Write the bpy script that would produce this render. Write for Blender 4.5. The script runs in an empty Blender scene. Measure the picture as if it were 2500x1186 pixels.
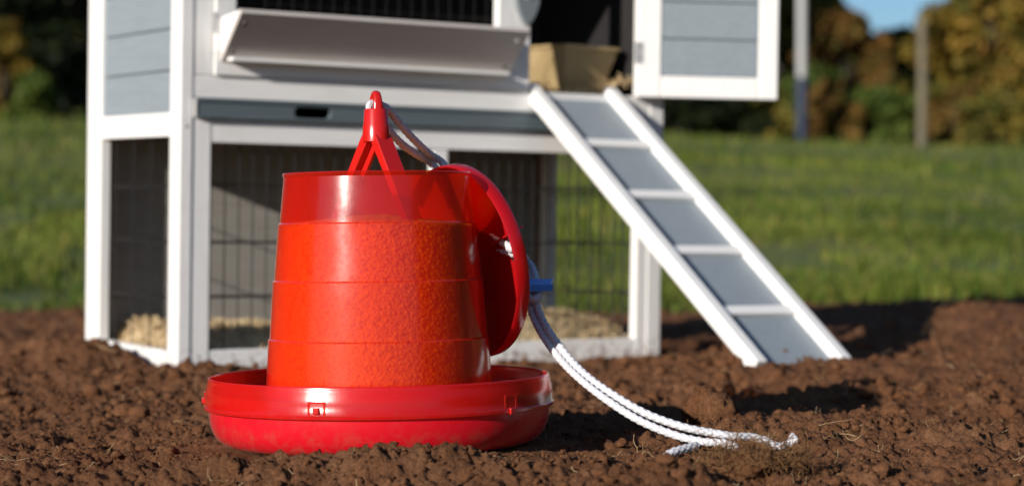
import bpy, bmesh, math, random
import numpy as np
from mathutils import Matrix, Vector, Euler

# ------------------------------------------------------------------ camera, sky, sun
FPX, CX, CY = 5145.0, 1250.0, 593.0      # focal length and centre in photo pixels (2500 wide)
CAM_H = 0.232                            # lens height above the soil, metres
PITCH = math.radians(-0.3675)
SUN_AZ, SUN_EL = math.radians(37.5), math.radians(18.0)   # sun behind the camera, to its left

sc = bpy.context.scene
col = sc.collection
cd = bpy.data.cameras.new('camera'); cam = bpy.data.objects.new('camera', cd); col.objects.link(cam)
cam.location = (0, 0, CAM_H); cam.rotation_euler = (math.pi / 2 + PITCH, 0, 0)
cd.sensor_width = 36.0; cd.lens = 36.0 * FPX / 2500.0
cd.clip_start = 0.02; cd.clip_end = 3000
cd.dof.use_dof = True; cd.dof.focus_distance = 2.12; cd.dof.aperture_fstop = 5.0; cd.dof.aperture_blades = 0
sc.camera = cam

w = bpy.data.worlds.new('World'); sc.world = w; w.use_nodes = True
nt = w.node_tree; nt.nodes.clear()
sky = nt.nodes.new('ShaderNodeTexSky'); sky.sky_type = 'NISHITA'; sky.sun_disc = False
sky.sun_elevation = SUN_EL
sun_dir = Vector((-math.sin(SUN_AZ) * math.cos(SUN_EL), -math.cos(SUN_AZ) * math.cos(SUN_EL), math.sin(SUN_EL)))
sky.sun_rotation = math.atan2(sun_dir.x, sun_dir.y)
sky.air_density = 1.0; sky.dust_density = 0.3; sky.ozone_density = 5.0
bg = nt.nodes.new('ShaderNodeBackground'); bg.inputs['Strength'].default_value = 0.075
wo = nt.nodes.new('ShaderNodeOutputWorld')
nt.links.new(sky.outputs[0], bg.inputs[0]); nt.links.new(bg.outputs[0], wo.inputs[0])

sl = bpy.data.lights.new('sun', 'SUN'); sl.energy = 4.7; sl.angle = math.radians(0.5); sl.color = (1.0, 0.93, 0.84)
so = bpy.data.objects.new('sun', sl); col.objects.link(so); so.location = (-3, -4, 4)
so.rotation_euler = sun_dir.to_track_quat('Z', 'Y').to_euler()

sc.view_settings.view_transform = 'Standard'; sc.view_settings.look = 'None'
sc.view_settings.exposure = 0.4; sc.view_settings.gamma = 1.0; sc.view_settings.use_curve_mapping = False
sc.render.engine = 'CYCLES'
sc.cycles.use_denoising = True
sc.cycles.max_bounces = 10; sc.cycles.transparent_max_bounces = 24; sc.cycles.transmission_bounces = 8
sc.cycles.sample_clamp_indirect = 8.0

def px(x, y, D):
    """photo pixel + forward distance -> world point"""
    v = Vector(((x - CX) / FPX * D, D, (CY - y) / FPX * D))
    v.rotate(Euler((PITCH, 0, 0)))
    return v + Vector((0, 0, CAM_H))

# ------------------------------------------------------------------ helpers
rng = np.random.default_rng(7)
random.seed(5)

def tag(o, label=None, cat=None, group=None, kind=None):
    if label: o['label'] = label
    if cat: o['category'] = cat
    if group: o['group'] = group
    if kind: o['kind'] = kind
    return o

def empty(name, loc=(0, 0, 0), parent=None):
    o = bpy.data.objects.new(name, None); o.empty_display_size = 0.05; o.location = loc
    col.objects.link(o); o.parent = parent
    return o

def link(name, me, mat, parent=None, smooth=False):
    if mat: me.materials.append(mat)
    if smooth:
        me.polygons.foreach_set('use_smooth', [True] * len(me.polygons))
    o = bpy.data.objects.new(name, me); col.objects.link(o); o.parent = parent
    return o

def np_mesh(name, V, F):
    """V (n,3), F list/array of equal-length faces"""
    me = bpy.data.meshes.new(name)
    V = np.asarray(V, np.float32); F = np.asarray(F, np.int32)
    k = F.shape[1]
    me.vertices.add(len(V)); me.vertices.foreach_set('co', V.ravel())
    me.loops.add(F.size); me.loops.foreach_set('vertex_index', F.ravel())
    me.polygons.add(len(F))
    me.polygons.foreach_set('loop_start', np.arange(0, F.size, k, dtype=np.int32))
    me.polygons.foreach_set('loop_total', np.full(len(F), k, np.int32))
    me.update(calc_edges=True); me.validate()
    return me

class MB:
    def __init__(s): s.v = []; s.f = []
    def add(s, vs, fs):
        b = len(s.v); s.v += [tuple(v) for v in vs]; s.f += [tuple(i + b for i in f) for f in fs]
    def box(s, lo, hi, M=None):
        (a, b, c), (d, e, g) = lo, hi
        vs = [(a, b, c), (d, b, c), (d, e, c), (a, e, c), (a, b, g), (d, b, g), (d, e, g), (a, e, g)]
        if M: vs = [M @ Vector(v) for v in vs]
        s.add(vs, [(3, 2, 1, 0), (4, 5, 6, 7), (0, 1, 5, 4), (1, 2, 6, 5), (2, 3, 7, 6), (3, 0, 4, 7)])
    def tube(s, pts, radii, n=8, cap=True):
        pts = [Vector(p) for p in pts]
        if not hasattr(radii, '__len__'): radii = [radii] * len(pts)
        b = len(s.v); up = None
        for i, p in enumerate(pts):
            t = (pts[min(i + 1, len(pts) - 1)] - pts[max(i - 1, 0)]).normalized()
            if up is None:
                up = t.orthogonal().normalized()
            else:
                up = (up - t * up.dot(t)).normalized()
            sd = t.cross(up)
            for k in range(n):
                a = 2 * math.pi * k / n
                s.v.append(tuple(p + (up * math.cos(a) + sd * math.sin(a)) * radii[i]))
        for i in range(len(pts) - 1):
            for k in range(n):
                k2 = (k + 1) % n
                s.f.append((b + i * n + k, b + i * n + k2, b + (i + 1) * n + k2, b + (i + 1) * n + k))
        if cap:
            s.f.append(tuple(b + k for k in reversed(range(n))))
            e = b + (len(pts) - 1) * n
            s.f.append(tuple(e + k for k in range(n)))
    def lathe(s, prof, n=96, closed=True):
        """prof: list of (r,z); closed joins last ring to first"""
        b = len(s.v); m = len(prof)
        for r, z in prof:
            for k in range(n):
                a = 2 * math.pi * k / n
                s.v.append((r * math.cos(a), r * math.sin(a), z))
        for i in range(m if closed else m - 1):
            j = (i + 1) % m
            for k in range(n):
                k2 = (k + 1) % n
                s.f.append((b + i * n + k, b + i * n + k2, b + j * n + k2, b + j * n + k))
    def build(s, name, mat, parent=None, smooth=False, bevel=0.0, angle=None):
        me = bpy.data.meshes.new(name); me.from_pydata(s.v, [], s.f); me.update()
        bm = bmesh.new(); bm.from_mesh(me)
        bmesh.ops.recalc_face_normals(bm, faces=bm.faces)
        if bevel:
            bmesh.ops.bevel(bm, geom=list(bm.edges), offset=bevel, segments=2, affect='EDGES', profile=0.5)
        bm.to_mesh(me); bm.free()
        o = link(name, me, mat, parent, smooth)
        if smooth and angle:
            sharp = me.attributes.new('sharp_edge', 'BOOLEAN', 'EDGE') if 'sharp_edge' not in me.attributes else me.attributes['sharp_edge']
            bm = bmesh.new(); bm.from_mesh(me)
            fl = [len(e.link_faces) == 2 and e.calc_face_angle(0) > angle for e in bm.edges]
            bm.free(); sharp.data.foreach_set('value', fl)
        return o

def board(name, lo, hi, mat, parent, bevel=0.0012, M=None):
    m = MB(); m.box(lo, hi, M)
    return m.build(name, mat, parent, bevel=bevel)

# ---- numpy noise
def _hash(ix, iy, s):
    n = (ix.astype(np.int64) * 374761393 + iy.astype(np.int64) * 668265263 + s * 2147483647 % 1000003 * 97) & 0xFFFFFFFF
    n = ((n ^ (n >> 13)) * 1274126177) & 0xFFFFFFFF
    n = ((n ^ (n >> 16)) * 2246822519) & 0xFFFFFFFF
    return ((n ^ (n >> 15)) & 0xFFFFFF) / float(0xFFFFFF)
def vnoise(x, y, s=0):
    ix = np.floor(x); iy = np.floor(y); fx = x - ix; fy = y - iy
    ux = fx * fx * fx * (fx * (fx * 6 - 15) + 10); uy = fy * fy * fy * (fy * (fy * 6 - 15) + 10)
    a = _hash(ix, iy, s); b = _hash(ix + 1, iy, s); c = _hash(ix, iy + 1, s); d = _hash(ix + 1, iy + 1, s)
    return (a * (1 - ux) + b * ux) * (1 - uy) + (c * (1 - ux) + d * ux) * uy - 0.5
def fbm(x, y, s=0, o=4, g=0.5):
    t = 0; a = 1
    for i in range(o):
        t = t + a * vnoise(x * 2 ** i + 17.3 * i, y * 2 ** i - 9.1 * i, s + i); a *= g
    return t
def domes(x, y, cell, s, keep=0.8):
    """half-sunk lumps: maximum of spherical caps, one per jittered cell; returns height in units of cell"""
    X = x / cell; Y = y / cell; ix = np.floor(X); iy = np.floor(Y); best = np.zeros_like(X)
    for dx in (-1, 0, 1):
        for dy in (-1, 0, 1):
            jx = ix + dx; jy = iy + dy
            cxx = jx + _hash(jx, jy, s); cyy = jy + _hash(jx, jy, s + 5)
            r = 0.30 + 0.45 * _hash(jx, jy, s + 9); on = _hash(jx, jy, s + 13) < keep
            th = 6.2832 * _hash(jx, jy, s + 17); ct = np.cos(th); st = np.sin(th)
            u = (X - cxx) * ct + (Y - cyy) * st; v = (Y - cyy) * ct - (X - cxx) * st
            dist = .45 * np.hypot(u, v) + .55 * np.maximum(np.abs(u), 1.25 * np.abs(v))
            h = np.minimum(1.25 * r * (1 - (dist / r) ** 2), r * (.62 + .7 * u)) 
            h = np.maximum(h, 0) * on
            best = np.maximum(best, h)
    return best
def sstep(a, b, x):
    t = np.clip((x - a) / (b - a), 0, 1); return t * t * (3 - 2 * t)

# ------------------------------------------------------------------ materials
def mat(name):
    m = bpy.data.materials.new(name); m.use_nodes = True
    n = m.node_tree; b = n.nodes['Principled BSDF']
    return m, n, b
def N(n, t, **kw):
    nd = n.nodes.new(t)
    for k, v in kw.items():
        if k in nd.inputs: nd.inputs[k].default_value = v
        else: setattr(nd, k, v)
    return nd
def ramp(n, stops):
    r = n.nodes.new('ShaderNodeValToRGB'); e = r.color_ramp.elements
    while len(e) < len(stops): e.new(0.5)
    for el, (p, c) in zip(e, stops): el.position = p; el.color = (*c, 1)
    return r
L = lambda n, a, b: n.links.new(a, b)

def paint(name, c1, c2, rough=0.5, grain_axis=0, wear=0.12, bump=0.25, mud=0.0):
    """brushed paint over softwood: faint grain, brush streaks, a few rubbed spots"""
    m, n, b = mat(name)
    tc = N(n, 'ShaderNodeTexCoord'); oi = N(n, 'ShaderNodeObjectInfo')
    add = N(n, 'ShaderNodeVectorMath', operation='ADD'); L(n, tc.outputs['Object'], add.inputs[0])
    mul = N(n, 'ShaderNodeVectorMath', operation='SCALE'); mul.inputs['Scale'].default_value = 7.0
    cmb = N(n, 'ShaderNodeCombineXYZ')
    for i in range(3): L(n, oi.outputs['Random'], cmb.inputs[i])
    L(n, cmb.outputs[0], mul.inputs[0]); L(n, mul.outputs[0], add.inputs[1])
    mp = N(n, 'ShaderNodeMapping'); sc3 = [60, 60, 60]; sc3[grain_axis] = 3.0
    mp.inputs['Scale'].default_value = sc3; L(n, add.outputs[0], mp.inputs[0])
    g = N(n, 'ShaderNodeTexNoise', Scale=3.0, Detail=6.0, Roughness=0.65, Distortion=0.6); L(n, mp.outputs[0], g.inputs['Vector'])
    r = ramp(n, [(0.3, c2), (0.62, c1)]); L(n, g.outputs['Fac'], r.inputs[0])
    d = N(n, 'ShaderNodeTexNoise', Scale=9.0, Detail=5.0, Roughness=0.7); L(n, add.outputs[0], d.inputs['Vector'])
    dr = ramp(n, [(0.55, (0, 0, 0)), (0.8, (1, 1, 1))]); L(n, d.outputs['Fac'], dr.inputs[0])
    mx = N(n, 'ShaderNodeMix', data_type='RGBA'); mx.inputs[7].default_value = (c1[0] * .62, c1[1] * .58, c1[2] * .52, 1)
    sc_ = N(n, 'ShaderNodeMath', operation='MULTIPLY'); sc_.inputs[1].default_value = wear
    L(n, dr.outputs[0], sc_.inputs[0]); L(n, sc_.outputs[0], mx.inputs[0]); L(n, r.outputs[0], mx.inputs[6])
    csock = mx.outputs[2]
    if mud:
        sx = N(n, 'ShaderNodeSeparateXYZ'); L(n, tc.outputs['Object'], sx.inputs[0])
        mr = N(n, 'ShaderNodeMapRange'); mr.inputs[1].default_value = mud; mr.inputs[2].default_value = 0.0; mr.inputs[3].default_value = .0; mr.inputs[4].default_value = .20; L(n, sx.outputs['Z'], mr.inputs[0])
        sp = N(n, 'ShaderNodeTexNoise', Scale=85.0, Detail=7.0, Roughness=.75); L(n, tc.outputs['Object'], sp.inputs['Vector'])
        ad = N(n, 'ShaderNodeMath', operation='ADD'); L(n, sp.outputs['Fac'], ad.inputs[0]); L(n, mr.outputs[0], ad.inputs[1])
        rr = ramp(n, [(.66, (0, 0, 0)), (.84, (1, 1, 1))]); L(n, ad.outputs[0], rr.inputs[0])
        m3 = N(n, 'ShaderNodeMix', data_type='RGBA'); L(n, rr.outputs[0], m3.inputs[0]); L(n, csock, m3.inputs[6]); m3.inputs[7].default_value = (.17, .085, .045, 1); csock = m3.outputs[2]
    L(n, csock, b.inputs['Base Color'])
    bp = N(n, 'ShaderNodeBump', Strength=bump, Distance=0.002); L(n, g.outputs['Fac'], bp.inputs['Height']); L(n, bp.outputs[0], b.inputs['Normal'])
    b.inputs['Roughness'].default_value = rough
    return m

WX = paint('white_paint_x', (.80, .79, .77), (.73, .72, .70), wear=.28, grain_axis=0, mud=.07)
WZ = paint('white_paint_z', (.80, .79, .77), (.73, .72, .70), wear=.28, grain_axis=2, mud=.07)
WY = paint('white_paint_y', (.80, .79, .77), (.73, .72, .70), wear=.28, grain_axis=1, mud=.07)
GX = paint('grey_paint_x', (.245, .285, .315), (.205, .24, .268), grain_axis=0, wear=.2)
GY = paint('grey_paint_y', (.245, .285, .315), (.205, .24, .268), grain_axis=1, wear=.2)
SLATE = paint('slate_paint', (.105, .135, .15), (.085, .11, .125), rough=.45, wear=.1)
INNER = paint('inner_wood', (.26, .25, .23), (.2, .185, .165), rough=.75, wear=.3)
RAW = paint('raw_wood', (.22, .16, .12), (.16, .11, .08), rough=.8, wear=.3, grain_axis=2)
LOFT_SHADE = paint('loft_shade_wood', (.014, .012, .013), (.009, .008, .009), rough=.8, wear=.2)  # near-black colour stands in for the shade inside the loft
ROOF = paint('roof_felt', (.07, .07, .075), (.05, .05, .055), rough=.9)

def simple(name, c, rough=.5, metal=0.0):
    m, n, b = mat(name)
    ns = N(n, 'ShaderNodeTexNoise', Scale=40.0, Detail=4.0); r = ramp(n, [(.3, tuple(x * .82 for x in c)), (.7, c)])
    L(n, ns.outputs['Fac'], r.inputs[0]); L(n, r.outputs[0], b.inputs['Base Color'])
    b.inputs['Roughness'].default_value = rough; b.inputs['Metallic'].default_value = metal
    return m
WIRE = simple('black_wire', (.02, .02, .021), .45)
STEEL = simple('zinc_steel', (.52, .52, .51), .5, .35)
SCREW = simple('dark_screw', (.12, .11, .1), .4, .8)
BLUE = simple('blue_plastic', (.08, .36, .95), .35)
BOWLM = simple('tan_plastic', (.42, .31, .15), .55)

def plastic(name, base, trans, f_trans, translucency, rough, spec=.5, scuff=.06):
    """moulded translucent plastic: part clear tint, part milky diffuse and diffuse-through, glossy skin"""
    m, n, b = mat(name)
    out = n.nodes['Material Output']
    b.inputs['Base Color'].default_value = (*base, 1); b.inputs['IOR'].default_value = 1.49
    ns = N(n, 'ShaderNodeTexNoise', Scale=22.0, Detail=6.0, Roughness=.7)
    tcn = N(n, 'ShaderNodeTexCoord'); L(n, tcn.outputs['Object'], ns.inputs['Vector'])
    mr = N(n, 'ShaderNodeMapRange'); mr.inputs[1].default_value = .35; mr.inputs[2].default_value = .75
    mr.inputs[3].default_value = rough; mr.inputs[4].default_value = rough + scuff * 2
    L(n, ns.outputs['Fac'], mr.inputs[0]); L(n, mr.outputs[0], b.inputs['Roughness'])
    # mould flow marks and shallow waviness
    mp = N(n, 'ShaderNodeMapping'); mp.inputs['Scale'].default_value = (30, 30, 6); L(n, tcn.outputs['Object'], mp.inputs[0])
    wv = N(n, 'ShaderNodeTexNoise', Scale=1.6, Detail=3.0); L(n, mp.outputs[0], wv.inputs['Vector'])
    bp = N(n, 'ShaderNodeBump', Strength=.12, Distance=.0015); L(n, wv.outputs['Fac'], bp.inputs['Height']); L(n, bp.outputs[0], b.inputs['Normal'])
    sh = b.outputs[0]
    b.inputs['Specular IOR Level'].default_value = .5
    if translucency or f_trans:
        df = N(n, 'ShaderNodeBsdfDiffuse'); df.inputs['Color'].default_value = (*base, 1); L(n, bp.outputs[0], df.inputs['Normal'])
        tl = N(n, 'ShaderNodeBsdfTranslucent'); tl.inputs['Color'].default_value = (*base, 1)
        mx = N(n, 'ShaderNodeMixShader'); mx.inputs[0].default_value = translucency
        L(n, df.outputs[0], mx.inputs[1]); L(n, tl.outputs[0], mx.inputs[2]); body = mx.outputs[0]
        if f_trans:
            tp = N(n, 'ShaderNodeBsdfTransparent'); tp.inputs['Color'].default_value = (*trans, 1)
            lw = N(n, 'ShaderNodeLayerWeight', Blend=.35)
            sb = N(n, 'ShaderNodeMath', operation='MULTIPLY_ADD'); L(n, lw.outputs['Facing'], sb.inputs[0]); sb.inputs[1].default_value = -f_trans * .55; sb.inputs[2].default_value = f_trans; sb.use_clamp = True
            mx = N(n, 'ShaderNodeMixShader'); L(n, sb.outputs[0], mx.inputs[0])
            L(n, body, mx.inputs[1]); L(n, tp.outputs[0], mx.inputs[2]); body = mx.outputs[0]
        gl = N(n, 'ShaderNodeBsdfGlossy'); gl.inputs['Color'].default_value = (1, 1, 1, 1); L(n, mr.outputs[0], gl.inputs['Roughness']); L(n, bp.outputs[0], gl.inputs['Normal'])
        fr = N(n, 'ShaderNodeFresnel', IOR=1.52); L(n, bp.outputs[0], fr.inputs['Normal'])
        mx = N(n, 'ShaderNodeMixShader'); gm = N(n, 'ShaderNodeNewGeometry'); nb_ = N(n, 'ShaderNodeMath', operation='SUBTRACT'); nb_.inputs[0].default_value = 1.0; L(n, gm.outputs['Backfacing'], nb_.inputs[1]); fm = N(n, 'ShaderNodeMath', operation='MULTIPLY'); L(n, fr.outputs[0], fm.inputs[0]); L(n, nb_.outputs[0], fm.inputs[1]); L(n, fm.outputs[0], mx.inputs[0]); L(n, body, mx.inputs[1]); L(n, gl.outputs[0], mx.inputs[2]); sh = mx.outputs[0]
    L(n, sh, out.inputs['Surface'])
    return m
def dusty(m, z0, z1, amt):
    """splashed earth and dust clinging to the lower side"""
    n = m.node_tree; out = n.nodes['Material Output']; src = out.inputs['Surface'].links[0].from_socket
    tc = N(n, 'ShaderNodeTexCoord'); sx = N(n, 'ShaderNodeSeparateXYZ'); L(n, tc.outputs['Object'], sx.inputs[0])
    mr = N(n, 'ShaderNodeMapRange'); mr.inputs[1].default_value = z1; mr.inputs[2].default_value = z0; mr.inputs[3].default_value = .12; mr.inputs[4].default_value = 1.0; L(n, sx.outputs['Z'], mr.inputs[0])
    a = N(n, 'ShaderNodeTexNoise', Scale=70.0, Detail=8.0, Roughness=.75); L(n, tc.outputs['Object'], a.inputs['Vector'])
    r = ramp(n, [(.48, (0, 0, 0)), (.72, (1, 1, 1))]); L(n, a.outputs['Fac'], r.inputs[0])
    mu = N(n, 'ShaderNodeMath', operation='MULTIPLY'); L(n, r.outputs[0], mu.inputs[0]); L(n, mr.outputs[0], mu.inputs[1])
    m2 = N(n, 'ShaderNodeMath', operation='MULTIPLY'); L(n, mu.outputs[0], m2.inputs[0]); m2.inputs[1].default_value = amt
    d = N(n, 'ShaderNodeBsdfDiffuse'); d.inputs['Color'].default_value = (.22, .12, .07, 1)
    mx = N(n, 'ShaderNodeMixShader'); L(n, m2.outputs[0], mx.inputs[0]); L(n, src, mx.inputs[1]); L(n, d.outputs[0], mx.inputs[2]); L(n, mx.outputs[0], out.inputs['Surface'])
    return m
RED_DISH = plastic('red_dish_plastic', (.62, .006, .016), (1, .1, .05), 0, .10, .26)
RED_HOPPER = plastic('red_hopper_plastic', (.72, .024, .014), (.995, .68, .05), .66, .50, .13)
RED_BAND = plastic('red_band_plastic', (.76, .018, .014), (.99, .35, .12), .50, .45, .16)
RED_SOLID = plastic('red_handle_plastic', (.62, .014, .010), (1, .1, .05), 0, .25, .2)
dusty(RED_DISH, 0.0, .03, .8); dusty(RED_BAND, .035, .06, .12)
RED_LID = plastic('red_lid_plastic', (.62, .008, .012), (1, .15, .08), .06, .45, .16)

def soil_mat(name, c_dark, c_mid, c_light):
    m, n, b = mat(name)
    tc = N(n, 'ShaderNodeTexCoord')
    a = N(n, 'ShaderNodeTexNoise', Scale=14.0, Detail=9.0, Roughness=.7); L(n, tc.outputs['Object'], a.inputs['Vector'])
    r = ramp(n, [(.3, c_dark), (.5, c_mid), (.72, c_light)]); L(n, a.outputs['Fac'], r.inputs[0])
    f = N(n, 'ShaderNodeTexNoise', Scale=330.0, Detail=6.0, Roughness=.8); L(n, tc.outputs['Object'], f.inputs['Vector'])
    r2 = ramp(n, [(.36, (.42, .38, .35)), (.55, (.95, .95, .95)), (.78, (1.3, 1.25, 1.15))]); L(n, f.outputs['Fac'], r2.inputs[0])
    mx = N(n, 'ShaderNodeMix', data_type='RGBA', blend_type='MULTIPLY'); mx.inputs[0].default_value = 1.0
    L(n, r.outputs[0], mx.inputs[6]); L(n, r2.outputs[0], mx.inputs[7]); L(n, mx.outputs[2], b.inputs['Base Color'])
    b.inputs['Roughness'].default_value = .92; b.inputs['Specular IOR Level'].default_value = .15
    bp = N(n, 'ShaderNodeBump', Strength=1.0, Distance=.004); L(n, f.outputs['Fac'], bp.inputs['Height']); L(n, bp.outputs[0], b.inputs['Normal'])
    return m
SOIL = soil_mat('tilled_soil', (.125, .055, .025), (.205, .091, .042), (.285, .14, .07))
CLOD = soil_mat('soil_clod', (.13, .056, .024), (.207, .090, .040), (.28, .138, .067))

def island_mat(name, cols, rough=.7, transl=0.0, noise_scale=0):
    """colour varies from piece to piece of a scattered mesh"""
    m, n, b = mat(name)
    g = N(n, 'ShaderNodeNewGeometry')
    r = ramp(n, [(i / max(1, len(cols) - 1), c) for i, c in enumerate(cols)])
    L(n, g.outputs['Random Per Island'], r.inputs[0])
    src = r.outputs[0]
    if noise_scale:
        tc = N(n, 'ShaderNodeTexCoord'); ns = N(n, 'ShaderNodeTexNoise', Scale=noise_scale, Detail=3.0); L(n, tc.outputs['Object'], ns.inputs['Vector'])
        r2 = ramp(n, [(.35, (.55, .6, .55)), (.65, (1.2, 1.15, 1.0))]); L(n, ns.outputs['Fac'], r2.inputs[0])
        mx = N(n, 'ShaderNodeMix', data_type='RGBA', blend_type='MULTIPLY'); mx.inputs[0].default_value = 1.0
        L(n, src, mx.inputs[6]); L(n, r2.outputs[0], mx.inputs[7]); src = mx.outputs[2]
    L(n, src, b.inputs['Base Color']); b.inputs['Roughness'].default_value = rough
    b.inputs['Specular IOR Level'].default_value = .2
    if transl:
        out = n.nodes['Material Output']; tl = N(n, 'ShaderNodeBsdfTranslucent'); L(n, src, tl.inputs['Color'])
        mx = N(n, 'ShaderNodeMixShader'); mx.inputs[0].default_value = transl
        L(n, b.outputs[0], mx.inputs[1]); L(n, tl.outputs[0], mx.inputs[2]); L(n, mx.outputs[0], out.inputs['Surface'])
    return m
SHAVING = island_mat('wood_shaving', [(.50, .36, .19), (.62, .47, .27), (.72, .58, .37), (.40, .28, .15)], .65, .2)
FIBRE = island_mat('dry_root_fibre', [(.22, .13, .06), (.34, .22, .11), (.42, .30, .17), (.16, .09, .045)], .8, .15)
FEEDM = island_mat('cracked_feed', [(.95, .88, .16), (.86, .66, .10), (.97, .94, .2), (.66, .44, .06), (.92, .80, .12)], .6)
BLADE = island_mat('grass_blade', [(.075, .135, .014), (.105, .17, .019), (.165, .20, .03), (.27, .235, .07), (.09, .155, .017)], .6, .3, .7)
ROPEM = simple('white_nylon', (.64, .64, .67), .45)

# ------------------------------------------------------------------ ground
FEED_POS = Vector((px(928, 700, 2.2).x, 2.2, 0.0095))     # feeder axis, underside of the dish
CM = np.array([[math.cos(math.radians(32.9)), -math.sin(math.radians(32.9))], [math.sin(math.radians(32.9)), math.cos(math.radians(32.9))]])
COOP_XY = np.array([-0.5397, 3.3986])

def gauss(x, y, cx, cy, sx, sy): return np.exp(-((x - cx) / sx) ** 2 - ((y - cy) / sy) ** 2)
def soil_base(x, y):
    z = 0.004 + 0.016 * fbm(x * 1.7, y * 1.7, 3, 3)
    z = z + 0.022 * gauss(x, y, .47, 3.30, .26, .22)                 # under the ramp foot
    z = z + 0.022 * gauss(x, y, .42, 2.36, .20, .12)                 # heap to the right of the rope
    z = z + 0.040 * gauss(x, y, -.715, 3.50, .12, .10)                # against the coop's side
    z = z + 0.020 * gauss(x, y, -.36, 3.22, .20, .10)
    z = z + 0.026 * gauss(x, y, -.02, 1.90, .20, .06)                # ridge in front of the dish
    z = z + 0.020 * gauss(x, y, -.22, 1.95, .18, .06)
    z = z + 0.040 * gauss(x, y, .11, 1.76, .11, .09)                 # near heap on the right
    z = z + 0.016 * gauss(x, y, .26, 1.93, .10, .07)
    z = z + 0.018 * gauss(x, y, -.55, 1.86, .18, .10)
    z = z + 0.030 * sstep(.25, 1.1, x) * sstep(3.4, 5.2, y)          # ground climbs to the right
    z = z + 0.010 * gauss(x, y, -.9, 4.2, .6, .5)
    z = z + 0.036 * sstep(.66, 1.05, x) * np.exp(-((y - 4.75) / .55) ** 2)      # bank of earth right of the ramp
    return z
def soil_h(x, y, fine=True):
    z = soil_base(x, y)
    lx = (x - COOP_XY[0]) * CM[0, 0] + (y - COOP_XY[1]) * CM[1, 0]
    ly = (x - COOP_XY[0]) * CM[0, 1] + (y - COOP_XY[1]) * CM[1, 1]
    wx = x + .016 * vnoise(x * 20, y * 20, 70) + .004 * vnoise(x * 95, y * 95, 72); wy = y + .016 * vnoise(x * 20, y * 20, 71) + .004 * vnoise(x * 95, y * 95, 73)
    rel = 0.16 * domes(wx, wy, .085, 11, .40) * .085 - .002
    if fine:
        fx = wx + .0022 * vnoise(x * 260, y * 260, 74); fy = wy + .0022 * vnoise(x * 260, y * 260, 75)
        rel = rel + 0.42 * domes(fx, fy, .030, 21, .30) * .030 - .0025
        rel = rel + 0.95 * domes(fx, fy, .0125, 31, .5) * .0125 - .0035
        rel = rel + 1.25 * domes(fx, fy, .0062, 41, .62) * .0062 - .0025
        rel = rel + .0024 * vnoise(x * 330, y * 330, 46) + .0016 * vnoise(x * 760, y * 760, 47) * np.clip(np.hypot(x, y) / 2.2, .5, 2) + .013 * fbm(x * 13, y * 13, 51, 6, .58)
    z = z + rel
    # trodden flat under the coop
    inside = sstep(-.03, .02, lx) * sstep(1.0, .95, lx) * sstep(-.03, .02, ly) * sstep(.44, .39, ly)
    z = z * (1 - inside) + inside * (-.004 + .2 * rel)
    # the dish is pressed into the soil
    d = np.hypot(x - FEED_POS.x, y - FEED_POS.y)
    k = sstep(.168, .140, d)
    z = z * (1 - k) + k * (FEED_POS.z - .006)
    z = np.where((d > .143) & (d < .23), np.maximum(z, FEED_POS.z + .002 + .35 * rel - .12 * np.clip(d - .17, 0, 1)), z)
    k2 = sstep(.26, .18, d) * (1 - k)                                  # keep the dish side in view
    cap = FEED_POS.z + .012 + .10 * np.clip(d - .165, 0, 1) + .35 * rel
    z = np.where((k2 > 0) & (z > cap), z * (1 - k2) + k2 * cap, z)
    # soil gives way to grass beyond the bed
    r = np.hypot(x, y)
    edge = 6.05 + .5 * vnoise(x * 1.3, y * 1.3, 61) + .35 * sstep(.6, 1.4, x)
    z = z - .09 * sstep(edge - .15, edge + .35, r)
    return z

def field_h(x, y):
    """grass bank rising away from the bed"""
    d = np.maximum(y, 0); r = np.hypot(x, y)
    side = np.clip(-x / np.maximum(r, 1), -1, 1)
    slope = .0625 + .035 * side
    z = -.045 + slope * np.maximum(d - 6.0, 0) * sstep(4.5, 9.0, d) * (1 - .5 * sstep(48, 140, d))
    z = z + .10 * fbm(x * .35, y * .35, 81, 3) * sstep(6.5, 12, r) + .05 * sstep(5.4, 6.8, r) + .02 * fbm(x * 3, y * 3, 85, 3)
    return np.where(r < 5.2, -.12, z)

def polar_grid(angles, radii, hf):
    A, Rr = np.meshgrid(angles, radii)
    X = Rr * np.sin(A); Y = Rr * np.cos(A)
    Z = hf(X.ravel(), Y.ravel())
    V = np.stack([X.ravel(), Y.ravel(), Z], 1)
    nr, na = len(radii), len(angles)
    i, j = np.meshgrid(np.arange(nr - 1), np.arange(na), indexing='ij')
    j2 = (j + 1) % na
    F = np.stack([i * na + j, i * na + j2, (i + 1) * na + j2, (i + 1) * na + j], -1).reshape(-1, 4)[:, ::-1]
    return V, F
fine = np.radians(np.linspace(-15.5, 15.5, 420))
mid = np.radians(np.concatenate([np.linspace(-34, -15.6, 70), np.linspace(15.6, 34, 70)]))
rest = np.radians(np.concatenate([np.linspace(-178, -36, 48), np.linspace(36, 180, 49)]))
ang = np.sort(np.concatenate([fine, mid, rest]))
rad = np.concatenate([np.linspace(.03, 1.3, 50)[:-1], np.exp(np.linspace(math.log(1.3), math.log(1.75), 150))[:-1],
                      np.exp(np.linspace(math.log(1.75), math.log(2.6), 300))[:-1], np.exp(np.linspace(math.log(2.6), math.log(4.4), 290))[:-1],
                      np.exp(np.linspace(math.log(4.4), math.log(7.2), 170))])
V, F = polar_grid(ang, rad, soil_h)
soil = link('soil', np_mesh('soil', V, F), SOIL, smooth=True); tag(soil, kind='structure')

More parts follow.
